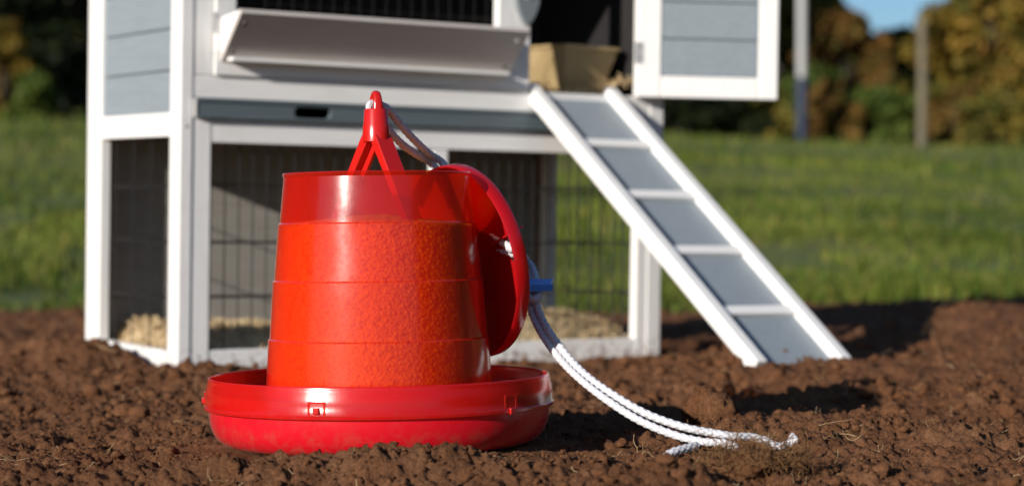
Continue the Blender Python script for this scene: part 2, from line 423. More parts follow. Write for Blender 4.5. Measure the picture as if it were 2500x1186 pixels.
# grass field sheet
m, n, b = mat('grass_ground')
tc = N(n, 'ShaderNodeTexCoord')
a1 = N(n, 'ShaderNodeTexNoise', Scale=.32, Detail=5.0, Roughness=.6); L(n, tc.outputs['Object'], a1.inputs['Vector'])
r1 = ramp(n, [(.32, (.068, .11, .014)), (.5, (.105, .145, .021)), (.66, (.20, .18, .045))]); L(n, a1.outputs['Fac'], r1.inputs[0])
a2 = N(n, 'ShaderNodeTexNoise', Scale=16.0, Detail=6.0, Roughness=.8); L(n, tc.outputs['Object'], a2.inputs['Vector'])
r2 = ramp(n, [(.35, (.5, .5, .5)), (.65, (1.3, 1.25, 1.1))]); L(n, a2.outputs['Fac'], r2.inputs[0])
mx = N(n, 'ShaderNodeMix', data_type='RGBA', blend_type='MULTIPLY'); mx.inputs[0].default_value = 1
L(n, r1.outputs[0], mx.inputs[6]); L(n, r2.outputs[0], mx.inputs[7]); L(n, mx.outputs[2], b.inputs['Base Color'])
b.inputs['Roughness'].default_value = .9
bp = N(n, 'ShaderNodeBump', Strength=.8, Distance=.05); L(n, a2.outputs['Fac'], bp.inputs['Height']); L(n, bp.outputs[0], b.inputs['Normal'])
GROUND = m
fa = np.radians(np.concatenate([np.linspace(-40, 40, 161), np.linspace(42, 318, 70)]))
fr = np.concatenate([np.linspace(.5, 5.3, 6), np.exp(np.linspace(math.log(5.5), math.log(60), 110)), np.exp(np.linspace(math.log(66), math.log(900), 30))])
V, F = polar_grid(np.sort(fa), fr, field_h)
field = link('grass_field', np_mesh('grass_field', V, F), GROUND, smooth=True); tag(field, kind='structure')

# grass blades
def blades(n, dmin, dmax, amax, hmin, hmax, wd, seed, edge_only=False):
    g = np.random.default_rng(seed)
    D = np.exp(g.uniform(math.log(dmin), math.log(dmax), n)); A = np.radians(g.uniform(-amax, amax, n))
    # clump
    x = D * np.sin(A); y = D * np.cos(A)
    x = x + .06 * g.normal(size=n); y = y + .06 * g.normal(size=n)
    keep = (fbm(x * 2.2, y * 2.2, 91, 3) > -.22) & (soil_h(x, y, False) < field_h(x, y) + .01)
    x, y, D = x[keep], y[keep], D[keep]; n = len(x)
    z = field_h(x, y) - .01
    h = g.uniform(hmin, hmax, n) * (1 + .6 * vnoise(x * .8, y * .8, 95)); th = g.uniform(0, 2 * math.pi, n); ln = g.uniform(.15, .75, n) * h
    lx = np.cos(th) * ln; ly = np.sin(th) * ln; wx = -np.sin(th) * wd; wy = np.cos(th) * wd
    P = np.stack
    b0 = P([x - wx, y - wy, z], 1); b1 = P([x + wx, y + wy, z], 1)
    m0 = P([x - wx * .8 + lx * .35, y - wy * .8 + ly * .35, z + h * .6], 1); m1 = P([x + wx * .8 + lx * .35, y + wy * .8 + ly * .35, z + h * .6], 1)
    t = P([x + lx, y + ly, z + h * .95], 1)
    V = np.concatenate([b0, b1, m0, m1, t]); i = np.arange(n)
    F = np.concatenate([P([i, i + n, i + 3 * n], 1), P([i, i + 3 * n, i + 2 * n], 1), P([i + 2 * n, i + 3 * n, i + 4 * n], 1)])
    return V, F
parts = [blades(46000, 5.5, 10, 21, .025, .075, .0035, 1), blades(26000, 9, 22, 20, .035, .085, .007, 2), blades(16000, 20, 50, 20, .05, .13, .014, 3)]
Vs, Fs, o = [], [], 0
for v, f in parts: Vs.append(v); Fs.append(f + o); o += len(v)
gr = link('grass', np_mesh('grass', np.concatenate(Vs), np.concatenate(Fs)), BLADE); tag(gr, 'short green grass on the bank beyond the soil bed', 'grass', kind='stuff')

# loose clods, scattered crumbs
def ico(sub):
    bm = bmesh.new(); bmesh.ops.create_icosphere(bm, subdivisions=sub, radius=1)
    v = np.array([x.co[:] for x in bm.verts]); f = np.array([[q.index for q in x.verts] for x in bm.faces]); bm.free(); return v, f
IC1, IC2, IC3 = ico(1), ico(2), ico(3)
def lumpy(v, seed, amp, rough=.42):
    g = np.random.default_rng(seed); r = np.ones(len(v))
    for k in range(9):
        d = g.normal(size=3); d /= np.linalg.norm(d); r = r + amp * g.uniform(-1, 1) * np.clip(v @ d * 1.6 - .5, 0, 1)
    r = r + amp * rough * g.normal(size=len(v))
    return v * r[:, None]
def scatter(pos, size, proto, seed, amp=.35, nvar=12, squash=.8, rough=.42):
    g = np.random.default_rng(seed); v0, f0 = proto; n = len(pos)
    var = np.stack([lumpy(v0, seed * 100 + i, amp, rough) for i in range(nvar)])
    q = g.normal(size=(n, 4)); q /= np.linalg.norm(q, axis=1)[:, None]
    a, b_, c, d = q.T
    R = np.stack([1 - 2 * (c * c + d * d), 2 * (b_ * c - a * d), 2 * (b_ * d + a * c), 2 * (b_ * c + a * d), 1 - 2 * (b_ * b_ + d * d), 2 * (c * d - a * b_),
                  2 * (b_ * d - a * c), 2 * (c * d + a * b_), 1 - 2 * (b_ * b_ + c * c)], 1).reshape(n, 3, 3)
    vv = np.einsum('nij,nkj->nki', R, var[g.integers(0, nvar, n)]) * size[:, None, None]
    vv[:, :, 2] *= squash
    vv += pos[:, None, :]
    F = (f0[None] + (np.arange(n) * len(v0))[:, None, None]).reshape(-1, 3)
    return vv.reshape(-1, 3), F
def clear_mask(x, y):
    d = np.hypot(x - FEED_POS.x, y - FEED_POS.y)
    lx = (x - COOP_XY[0]) * CM[0, 0] + (y - COOP_XY[1]) * CM[1, 0]; ly = (x - COOP_XY[0]) * CM[0, 1] + (y - COOP_XY[1]) * CM[1, 1]
    return (d > .185) & ~((lx > -.03) & (lx < 1.0) & (ly > -.03) & (ly < .43))
def rand_ground(n, d0, d1, amax, seed):
    g = np.random.default_rng(seed); D = np.exp(g.uniform(math.log(d0), math.log(d1), n)); A = np.radians(g.uniform(-amax, amax, n))
    x = D * np.sin(A); y = D * np.cos(A); k = clear_mask(x, y); return x[k], y[k], g
Vs, Fs, o = [], [], 0
for n_, d0, d1, s0, s1, pr, sd in ((15000, 1.6, 3.2, .0012, .0036, IC1, 1), (900, 1.6, 3.6, .0035, .0075, IC2, 2), (110, 2.3, 5.5, .009, .019, IC3, 3), (4000, 2.8, 6.2, .003, .010, IC2, 4)):
    x, y, g = rand_ground(n_, d0, d1, 19, sd)
    s = s0 + (s1 - s0) * g.random(len(x)) ** 2.2
    cl = fbm(x * 5, y * 5, 33, 2) > -.12; x, y, s = x[cl], y[cl], s[cl]
    v, f = scatter(np.stack([x, y, soil_h(x, y) + s * .2], 1), s, pr, sd, .55, rough=.16 if pr is IC3 else .42)
    Vs.append(v); Fs.append(f + o); o += len(v)
cl = link('soil_clods', np_mesh('soil_clods', np.concatenate(Vs), np.concatenate(Fs)), CLOD, smooth=False)
tag(cl, 'crumbs and small clods of brown earth lying loose on the bed', 'clods', kind='stuff')

# dry roots and bits of straw on the soil
def strips(curves, wd, flat=True):
    """each curve (k,3) -> thin ribbon pair (crossed)"""
    V, F = [], []
    for c, wv in zip(curves, wd):
        c = np.asarray(c); t = np.gradient(c, axis=0); t /= np.linalg.norm(t, axis=1)[:, None] + 1e-9
        up = np.array([.2, .3, .93]); s = np.cross(t, up); s /= np.linalg.norm(s, axis=1)[:, None] + 1e-9
        u = np.cross(s, t)
        k = len(c); b0 = sum(len(q) for q in V)
        tw = np.linspace(1, .5, k)[:, None] * wv
        ring = [c + s * tw, c + u * tw, c - s * tw, c - u * tw]
        V.append(np.stack(ring, 1).reshape(-1, 3))
        for i in range(k - 1):
            for j in range(4):
                F.append((b0 + i * 4 + j, b0 + i * 4 + (j + 1) % 4, b0 + (i + 1) * 4 + (j + 1) % 4, b0 + (i + 1) * 4 + j))
    return np.concatenate(V), np.array(F)
def root_curve(g, p, ln, rise, k=6, wob=.3):
    th = g.uniform(0, 2 * math.pi); pts = [np.array(p)]; e = rise
    for i in range(k - 1):
        th += g.normal() * .45; e += g.normal() * wob
        pts.append(pts[-1] + ln / (k - 1) * np.array([math.cos(th) * math.cos(e), math.sin(th) * math.cos(e), math.sin(e)]))
    pts = np.array(pts); gz = soil_h(pts[:, 0], pts[:, 1]) + .001
    pts[:, 2] = np.maximum(pts[:, 2], gz); return pts
cs, wd = [], []
x, y, g = rand_ground(900, 1.6, 5.5, 17, 9)
z = soil_h(x, y)
for i in range(len(x)):
    cs.append(root_curve(g, (x[i], y[i], z[i] - .002), g.uniform(.006, .030) * (y[i] / 2.2), g.uniform(-.2, .6))); wd.append(g.uniform(.0003, .0008) * max(1, y[i] / 2.5))
for (X, Y, D, l_) in ((40, 1085, 2.13, .06), (120, 1090, 2.12, .07), (180, 1088, 2.14, .05), (1480, 1075, 2.0, .05), (2130, 840, 3.5, .10), (2180, 850, 3.4, .12), (2150, 1080, 2.2, .05), (2050, 1040, 2.25, .06), (2100, 1040, 2.26, .07), (2000, 1030, 2.3, .06), (2240, 1140, 1.98, .04), (1120, 1080, 2.04, .03), (1110, 1082, 2.04, .025), (1130, 1080, 2.04, .03)):
    for r_ in range(3):
        p = px(X, Y, D); p.z = float(soil_h(np.array([p.x]), np.array([p.y]))[0]) + .001
        cs.append(root_curve(g, p, l_ * .7, g.uniform(-.1, .2), 8, .12)); wd.append(g.uniform(.0003, .0007))
V, F = strips(cs, wd)
ro = link('root_fibres', np_mesh('root_fibres', V, F), FIBRE); tag(ro, 'dry thin roots and straw bits on the brown soil', 'roots', kind='stuff')

# clump of matted roots by the rope end
p = px(1845, 1150, 1.90); cz = float(soil_base(np.array([p.x]), np.array([p.y]))[0])
sod = empty('root_clump', (p.x, p.y, cz - .011)); tag(sod, 'clump of matted brown roots and earth beside the rope end', 'root clump')
v = lumpy(IC3[0], 77, .6, .18) * np.array([.052, .038, .024]); me = np_mesh('earth_ball', v + [0, 0, .010], IC3[1]); link('earth_ball', me, CLOD, sod, True)
cs, wd = [], []; g = np.random.default_rng(12)
for i in range(520):
    u = g.normal(size=3); u /= np.linalg.norm(u); u[2] = abs(u[2])
    q = u * [.050, .036, .020] + [0, 0, .008]; th = g.uniform(0, 6.28); pts = [q]; dirv = u * .5 + g.normal(size=3) * .9
    for k in range(5):
        dirv = dirv + g.normal(size=3) * .6 - u * .25; pts.append(pts[-1] + dirv / np.linalg.norm(dirv) * g.uniform(.002, .007))
    cs.append(np.array(pts)); wd.append(g.uniform(.00022, .00045))
V, F = strips(cs, wd); ft = link('root_mat', np_mesh('root_mat', V, F), island_mat('matted_root', [(.13, .062, .026), (.19, .095, .04), (.25, .14, .06), (.1, .045, .02)], .85, .1), sod); ft['kind'] = 'stuff'
p = px(1720, 985, 2.42); cz = float(soil_base(np.array([p.x]), np.array([p.y]))[0])
ec = link('earth_clod', np_mesh('earth_clod', lumpy(ico(4)[0], 31, .7, .16) * [.024, .022, .023], ico(4)[1]), CLOD, None, True); ec.location = (p.x, p.y, cz + .010)
tag(ec, 'large ragged lump of earth in the feeder shadow behind the rope', 'clod')

# ------------------------------------------------------------------ chicken coop
rot = Matrix.Rotation(math.radians(32.8996), 4, 'Z') @ Matrix.Rotation(math.radians(1.4681), 4, 'X') @ Matrix.Rotation(math.radians(.1063), 4, 'Y')
CROT = Matrix.Rotation(PITCH, 4, 'X') @ rot
coop = empty('chicken_coop', (-.5397, 3.3986, .0061)); coop.rotation_euler = CROT.to_euler()
tag(coop, 'white and grey wooden chicken coop on legs with wire mesh run', 'chicken coop')
CW, CP, CT = .97, .40, .86          # width, depth, wall height
# corner posts
T = .021
board('post', (0, 0, -.03), (T, T, CT), WZ, coop); board('post', (CW - .031, 0, -.03), (CW, T, CT), WZ, coop)
board('post', (0, CP - T, -.03), (T, CP, CT), WZ, coop)
board('post', (CW - .031, CP - T, -.03), (CW, CP, CT), RAW, coop)
# front frame
board('stile', (T + .0006, .002, -.012), (.055, .022, .4387), WZ, coop); board('stile', (T + .0006, .002, .476), (.056, .022, CT), WZ, coop)
board('stile', (.9155, .002, -.012), (CW - .0316, .022, CT), WZ, coop)
board('rail', (.0556, .003, -.010), (.9149, .021, .0294), WX, coop)
board('rail', (.0556, .003, .3675), (.9149, .021, .4045), WX, coop)
board('rail', (T + .0006, .0015, .4393), (.9149, .0215, .4752), WX, coop)
board('rail', (.056, .003, .825), (.9149, .021, CT), WX, coop)
board('stile', (.476, .004, .0300), (.506, .0205, .3669), WZ, coop)
# pull-out tray
tr = MB(); z0, z1 = .4062, .4382
for bx_ in (((.0262, -.006, z0), (.2010, .006, z1)), ((.2712, -.006, z0), (.7115, .006, z1)), ((.2010, -.006, .4305), (.2712, .006, z1)), ((.2010, -.006, z0), (.2712, .006, .4118))): tr.box(*bx_)
tray = tr.build('tray', SLATE, coop)
board('tray_end', (.0225, -.0075, z0 + .001), (.0262, .012, z1 - .001), STEEL, tray, .0006)
# rounded ends of the hand slot, tray lips, tray floor
for xs, sg in ((.2010, 1), (.2712, -1)):
    cm = MB(); zc, rr = .42115, .00935
    for s in (1, -1):
        ring = [(xs, zc + s * rr)] + [(xs + sg * rr * (1 - math.sin(a)), zc + s * rr * math.cos(a)) for a in np.linspace(math.pi / 2, 0, 7)]
        k = len(ring); cm.add([(q[0], -.0058, q[1]) for q in ring] + [(q[0], .0058, q[1]) for q in ring], [tuple(range(k)), tuple(range(2 * k - 1, k - 1, -1))] + [(i, (i + 1) % k, k + (i + 1) % k, k + i) for i in range(k)])
    cm.build('slot_corner', SLATE, tray)
board('tray_lip', (.0265, -.0085, z1 - .005), (.7115, -.006, z1 - .0005), SLATE, tray, .0006); board('tray_lip', (.0265, -.0085, z0 + .0005), (.7115, -.006, z0 + .0045), SLATE, tray, .0006)
board('tray_floor', (.030, .007, z0 + .001), (.708, .375, z0 + .006), SLATE, tray, 0)
# upper floor and lower bearer
board('upper_floor', (.024, .023, .4395), (CW - .034, CP - .024, .4700), RAW, coop, 0)
board('rail', (.024, .3780, .3675), (CW - .034, .3985, .4300), INNER, coop)
# left side: frame, grey planks above, open mesh below
board('stile', (.0015, T + .0006, -.012), (.0195, .0455, CT), WZ, coop); board('stile', (.0015, .3395, -.012), (.0195, CP - T - .0006, CT), WZ, coop)
board('rail', (.0025, .0461, -.012), (.0190, .3389, .0270), WY, coop); board('rail', (.0025, .0461, .3765), (.0190, .3389, .4153), WY, coop)
board('rail', (.0025, .0461, .82), (.0190, .3389, CT), WY, coop)
sp = board('side_panel', (.0135, .0455, .4153), (.0185, .3395, .8206), GY, coop, 0)
z = .4160
while z < .80:
    board('plank', (.0060, .0463, z), (.0134, .3387, min(z + .0668, .8195)), GY, sp, .002); z += .0683
# right side
board('stile', (CW - .0195, T + .0006, -.012), (CW - .0015, .055, CT), WZ, coop); board('stile', (CW - .0195, .345, -.012), (CW - .0015, CP - T - .0006, CT), WZ, coop)
board('rail', (CW - .019, .0556, -.012), (CW - .0025, .3444, .0270), WY, coop); board('rail', (CW - .019, .0556, .3765), (CW - .0025, .3444, .475), WY, coop)
sp2 = board('side_panel', (CW - .0185, .0556, .4755), (CW - .0130, .3444, CT), GY, coop, 0)
z = .4765
while z < .80:
    board('plank', (CW - .0129, .0563, z), (CW - .006, .3437, min(z + .0668, CT - .001)), GY, sp2, .002); z += .0683
# back wall
bw = board('back_wall', (.0225, CP - .012, -.01), (CW - .0325, CP - .006, CT), INNER, coop, 0)
z = 0.0
while z < .84:
    board('plank', (.0225, CP - .0165, z), (CW - .0325, CP - .0122, min(z + .0975, CT)), INNER if z < .38 else LOFT_SHADE, bw, .0015); z += .099
# roof, pitched to the back
rf = MB(); rf.box((-.05, -.06, 0), (CW + .05, CP + .06, .022), Matrix.Translation((0, 0, CT + .012)) @ Matrix.Rotation(math.radians(-4), 4, 'X')); rf.build('roof', ROOF, coop, bevel=.002)
board('ceiling_board', (.0225, .0225, CT - .012), (CW - .034, CP - .024, CT - .004), LOFT_SHADE, coop, 0)
board('side_lining', (.0225, .0225, .4760), (.0265, CP - .024, CT - .013), LOFT_SHADE, coop, 0); board('side_lining', (CW - .0355, .0235, .4760), (CW - .0322, CP - .024, CT - .013), LOFT_SHADE, coop, 0)  # linings coloured near black to keep the loft interior dark
# screws
for (X, Z) in ((.012, .392), (.955, .40), (.955, .02)):
    s = MB(); s.lathe([(.0001, 0), (.0026, 0), (.0024, .0006), (.0001, .0008)], 12, False)
    o = s.build('screw', SCREW, coop); o.matrix_local = Matrix.Translation((X, .0004, Z)) @ Matrix.Rotation(math.pi / 2, 4, 'X')
# wire mesh
def mesh_panel(axis, c, a0, a1, z0, z1, sp=.0254, zs=None, r=.0011, vert=True):
    m = MB()
    P = (lambda u, z, d=0: (u, c + d, z)) if axis == 'x' else (lambda u, z, d=0: (c + d, u, z))
    if vert:
        u = a0 + sp * .6
        while u < a1:
            m.tube([P(u, z0), P(u, z1)], r, 6); u += sp
    for z in zs: m.tube([P(a0, z, .0018), P(a1, z, .0018)], r * 1.35, 6)
    o = m.build('wire_mesh', WIRE, coop); o['kind'] = 'stuff'; return o
mesh_panel('x', .0228, .05, .478, .022, .375, zs=(.115, .204, .300)); mesh_panel('x', .0228, .504, .92, .022, .375, zs=(.115, .204, .300, .306))
mesh_panel('y', CW - .0225, .05, .35, .02, .38, zs=(.109, .2015, .2942)); mesh_panel('y', .0215, .043, .342, .02, .38, zs=(.109, .2015, .2942), sp=.0762)
# window door with mesh
wd_ = board('window_door', (.058, -.004, .4765), (.668, .0145, .510), WX, coop)
board('door_stile', (.058, -.004, .5104), (.0945, .0145, .8195), WZ, wd_); board('door_stile', (.602, -.004, .5104), (.668, .0145, .8195), WZ, wd_)
board('door_rail', (.0949, -.004, .785), (.6016, .0145, .8195), WX, wd_)
wm = mesh_panel('x', .0155, .09, .61, .50, .79, zs=(.60, .69), sp=.0254, r=.0006); wm.parent = wd_
board('hinge', (.0552, -.0062, .545), (.0585, -.0028, .578), STEEL, wd_, .0006)
# turn latch
lt = MB(); zc, xc = .636, .656
out = [(xc + (.0235 if s > 0 else .0235) * math.sin(a) * (1 if math.cos(a) > 0 else (1 - .45 * (-math.cos(a)) ** 1.5)), zc + (.024 if math.cos(a) > 0 else .044) * math.cos(a)) for s, a in [(1, q) for q in np.linspace(0, 2 * math.pi, 28, endpoint=False)]]
k = len(out); lt.add([(q[0], -.016, q[1]) for q in out] + [(q[0], -.0045, q[1]) for q in out], [tuple(range(k)), tuple(range(2 * k - 1, k - 1, -1))] + [(i, (i + 1) % k, k + (i + 1) % k, k + i) for i in range(k)])
latch = lt.build('latch', simple('grey_latch', (.20, .225, .24), .5), coop)
s = MB(); s.lathe([(.0001, 0), (.005, 0), (.0045, .002), (.0001, .0025)], 14, False); o = s.build('screw', STEEL, latch); o.matrix_local = Matrix.Translation((xc, -.016, zc + .004)) @ Matrix.Rotation(math.pi / 2, 4, 'X')
# feed trough hung on the window door
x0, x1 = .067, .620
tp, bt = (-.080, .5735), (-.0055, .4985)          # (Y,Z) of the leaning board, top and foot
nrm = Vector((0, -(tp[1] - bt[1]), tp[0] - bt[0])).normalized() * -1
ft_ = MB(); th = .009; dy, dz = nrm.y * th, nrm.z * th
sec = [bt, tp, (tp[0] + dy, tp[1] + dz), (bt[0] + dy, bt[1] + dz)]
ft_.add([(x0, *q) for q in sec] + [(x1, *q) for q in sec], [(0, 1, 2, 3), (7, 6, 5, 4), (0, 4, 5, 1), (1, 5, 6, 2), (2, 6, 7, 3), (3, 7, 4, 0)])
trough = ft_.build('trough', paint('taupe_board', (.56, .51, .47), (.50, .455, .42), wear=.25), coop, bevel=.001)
for xe in (x0 + .0012, x1 - .0092):
    e = MB(); sec = [(-.0046, .4990), (bt[0] + dy + .001, bt[1] + dz), (tp[0] + dy + .001, tp[1] + dz - .001), (-.0046, .5700)]
    e.add([(xe, *q) for q in sec] + [(xe + .008, *q) for q in sec], [(0, 1, 2, 3), (7, 6, 5, 4), (0, 4, 5, 1), (1, 5, 6, 2), (2, 6, 7, 3), (3, 7, 4, 0)])
    e.build('trough_end', WZ, trough, bevel=.0006)
board('trough_floor', (x0 + .010, -.0300, .4995), (x1 - .010, -.0046, .5055), WX, trough, .0006)
for xs in (x0 + .014, x1 - .017):
    for t_, mt in ((.22, SCREW), (.78, STEEL if xs > .3 else SCREW)):
        s = MB(); s.lathe([(.0001, 0), (.0045, 0), (.0040, .0012), (.0001, .0017)], 12, False); o = s.build('screw', mt, trough)
        q = Vector((xs, bt[0] + (tp[0] - bt[0]) * t_, bt[1] + (tp[1] - bt[1]) * t_)) - nrm * .0002
        o.matrix_local = Matrix.Translation(q) @ (-nrm).to_track_quat('Z', 'Y').to_matrix().to_4x4()
# right door, swung open
DA = math.radians(-24); HX = Vector((.8975, -.010, 0)); DM = Matrix.Translation(HX) @ Matrix.Rotation(DA, 4, 'Z')
DWd, db, dt = .267, .4735, .84
door = board('door', (.040, -.002, db + .03), (DWd - .03, .004, dt - .03), GX, coop, 0, DM)
board('door_stile', (0, -.009, db), (.0455, .009, dt), WZ, door, .0025, DM); board('door_stile', (DWd - .037, -.009, db), (DWd, .009, dt), WZ, door, .0025, DM)
board('door_rail', (.0459, -.0085, db), (DWd - .0374, .0085, db + .040), WX, door, .0025, DM); board('door_rail', (.0459, -.0085, dt - .04), (DWd - .0374, .0085, dt), WX, door, .0025, DM)
z = db + .0405
while z < dt - .05:
    board('plank', (.0462, -.0060, z), (DWd - .0377, -.0021, min(z + .0665, dt - .0405)), GX, door, .0025, DM); z += .0683
for zc in (.555, .78):
    hg = MB(); hg.box((-.002, -.0112, zc - .019), (.010, -.0092, zc + .019), DM); hg.tube([DM @ Vector((-.003, -.0115, zc - .019)), DM @ Vector((-.003, -.0115, zc + .019))], .003, 8); hg.build('hinge', STEEL, door)
    for dz in (-.011, .011):
        s = MB(); s.lathe([(.0001, 0), (.0024, 0), (.0001, .001)], 8, False); o = s.build('hinge_screw', SCREW, door); o.matrix_local = DM @ Matrix.Translation((.005, -.0112, zc + dz)) @ Matrix.Rotation(math.pi / 2, 4, 'X')

# bedding: shavings on the run floor and on the upper floor
def coop_world(l): return CROT @ Vector(l) + coop.location
def shavings(name, zones, n, label, seed, base):
    g = np.random.default_rng(seed); root = None
    V, F = base; V = [V]; F = [F]; o = len(V[0]); cs = []
    return V, F, o, g
def heap(xa, xb, ya, yb, hf, nx, ny):
    X, Y = np.meshgrid(np.linspace(xa, xb, nx), np.linspace(ya, yb, ny)); Z = hf(X.ravel(), Y.ravel())
    V = np.stack([X.ravel(), Y.ravel(), Z], 1); i, j = np.meshgrid(np.arange(ny - 1), np.arange(nx - 1), indexing='ij')
    return V, np.stack([i * nx + j, i * nx + j + 1, (i + 1) * nx + j + 1, (i + 1) * nx + j], -1).reshape(-1, 4)
def curls(xa, xb, ya, yb, hf, n, seed, size):
    g = np.random.default_rng(seed); V, F = [], []; b = 0
    xs = g.uniform(xa, xb, n); ys = g.uniform(ya, yb, n); zs = hf(xs, ys)
    for i in range(n):
        ln = g.uniform(*size); R_ = ln * g.uniform(.25, 1.4); wv = g.uniform(.0004, .0014); th = g.uniform(0, 6.28)
        k = 5; t = np.linspace(-ln / 2, ln / 2, k) / R_
        loc = np.stack([R_ * np.sin(t), np.zeros(k), R_ * (1 - np.cos(t))], 1)
        M = np.array(Euler((g.normal() * .7, g.normal() * .6, th)).to_matrix())
        a_ = (loc + [0, -wv, 0]) @ M.T; c_ = (loc + [0, wv, 0]) @ M.T
        p_ = np.array([xs[i], ys[i], zs[i] + g.uniform(-.002, .006)])
        V.append(np.stack([a_, c_], 1).reshape(-1, 3) + p_)
        for q in range(k - 1): F.append((b + 2 * q, b + 2 * q + 1, b + 2 * q + 3, b + 2 * q + 2))
        b += 2 * k
    return np.concatenate(V), np.array(F)
def run_h(x, y):
    return .034 + .018 * np.exp(-((x - .12) / .22) ** 2) * (1 - .5 * y / .4) + .034 * np.exp(-((x - .78) / .2) ** 2 - ((y - .14) / .16) ** 2) + .018 * fbm(x * 14, y * 14, 101, 3) + .004 - .040 * (1 - sstep(.0, .05, np.minimum(np.minimum(x - .024, .942 - x), y - .024)))
def loft_h(x, y):
    return .4725 + .030 * np.exp(-((x - .905) / .05) ** 2) + .010 * np.exp(-((x - .70) / .05) ** 2) + .008 * fbm(x * 25, y * 25, 105, 3)
for nm, hf, box_, n_, sz, lb in (('run_bedding', run_h, (.026, .94, .0255, .378), 15000, (.007, .022), 'pale wood shavings heaped on the ground inside the mesh run'),
                                 ('loft_bedding', loft_h, (.60, .936, .024, .30), 1600, (.012, .038), 'wood shavings spilling at the open doorway above the ramp')):
    V1, F1 = heap(box_[0], box_[1], box_[2], box_[3], lambda x, y: hf(x, y) - .002, 60, 26); V2, F2 = curls(*box_, hf, n_, 5 + n_, sz)
    o = link(nm, np_mesh(nm, np.concatenate([V1, V2]), np.concatenate([F1, F2 + len(V1)])), SHAVING); o.location = coop.location; o.rotation_euler = coop.rotation_euler
    tag(o, lb, 'bedding', kind='stuff')

# ribbed bowl in the doorway
bowl = empty('feed_bowl', coop_world((.828, .115, .474))); bowl.rotation_euler = (CROT @ Matrix.Rotation(math.radians(10), 4, 'Z')).to_euler()
tag(bowl, 'tan ribbed square feed bowl standing in the open doorway', 'bowl')
bw_, tw_, hb = .046, .070, .088
def wall_pts(k, off=0.0):
    a0 = math.pi / 4 + k * math.pi / 2; return a0
for k in range(4):
    m_ = MB(); nseg = 14; a0 = -math.pi / 2 + k * math.pi / 2; nx_, ny_ = math.cos(a0), math.sin(a0); tx, ty = -ny_, nx_
    for layer in (0, 1):
        for iz in range(2):
            r_ = (bw_, tw_)[iz] * .98; z_ = (0, hb)[iz]
            for i in range(nseg * 2 + 1):
                u = -1 + i / nseg; d = (r_ + (.0016 if i % 2 else -.0016) * (layer == 0) - (.006 if layer else 0))
                m_.v.append((nx_ * d + tx * u * r_, ny_ * d + ty * u * r_, z_))
    w_ = nseg * 2 + 1
    for i in range(w_ - 1):
        m_.f += [(i, i + 1, w_ + i + 1, w_ + i), (2 * w_ + i + 1, 2 * w_ + i, 3 * w_ + i, 3 * w_ + i + 1), (w_ + i, w_ + i + 1, 3 * w_ + i + 1, 3 * w_ + i), (i + 1, i, 2 * w_ + i, 2 * w_ + i + 1)]
    m_.build('bowl_side', BOWLM, bowl)
board('bowl_floor', (-bw_, -bw_, .001), (bw_, bw_, .006), BOWLM, bowl, 0)
for k in range(4):
    board('bowl_rim', (-tw_ - .002, -tw_ - .003, hb - .001), (tw_ - .002, -tw_ + .004, hb + .005), BOWLM, bowl, .0012, Matrix.Rotation(k * math.pi / 2, 4, 'Z'))

# ------------------------------------------------------------------ ramp
rampo = empty('coop_ramp', coop_world((.771, -.33, .0))); rampo.rotation_euler = CROT.to_euler()
tag(rampo, 'grey ramp with white side rails and rungs leaning on the coop doorway', 'ramp')
RT, RB = Vector((0, .345, .473)), Vector((0, -.292, .034))          # top and foot of the ramp deck, in ramp coordinates
RL = (RT - RB).length; RM = Matrix.Translation(RB) @ (RT - RB).to_track_quat('Y', 'Z').to_matrix().to_4x4()
hw = .0965
board('deck', (-hw + .0215, 0, -.006), (hw - .0215, RL, .000), GY, rampo, 0, RM)
rail_prof = (-.010, .017)
for s in (-1, 1):
    xs = sorted((s * hw, s * (hw - .021))); board('rail', (xs[0], -.012, rail_prof[0]), (xs[1], RL + .010, rail_prof[1]), WY, rampo, .002, RM)
for t_ in (.165, .376, .583, .785):
    board('rung', (-hw + .0217, RL * t_ - .010, .0004), (hw - .0217, RL * t_ + .010, .0085), WX, rampo, .0015, RM)

# ------------------------------------------------------------------ poultry feeder
fd = empty('poultry_feeder', FEED_POS); fd.rotation_euler = (0, math.radians(-.7), 0)
tag(fd, 'red plastic hanging poultry feeder standing on the soil full of feed', 'poultry feeder')
zb = FEED_POS.z
def Z(z): return z - zb
def arc(cx_, cz, r, a0, a1, k): return [(cx_ + r * math.cos(a), cz + r * math.sin(a)) for a in np.radians(np.linspace(a0, a1, k))]
# dish
prof = [(.0005, .004), (.138, .004)] + arc(.138, .033, .0385 - .0095, -90, -88, 2)[:0]
outer = [(.0005, 0), (.135, 0), (.1540, .0008), (.1620, .0034), (.1680, .0080), (.1726, .0145), (.1754, .0225), (.1767, .031), (.1771, .040), (.1772, .056)]
inner = [(.1745, .056), (.1745, .038), (.172, .026), (.164, .0135), (.150, .0060), (.120, .0035), (.0005, .0035)]
m_ = MB(); m_.lathe(outer + inner, 160, False); dish = m_.build('dish', RED_DISH, fd, True, angle=.6)
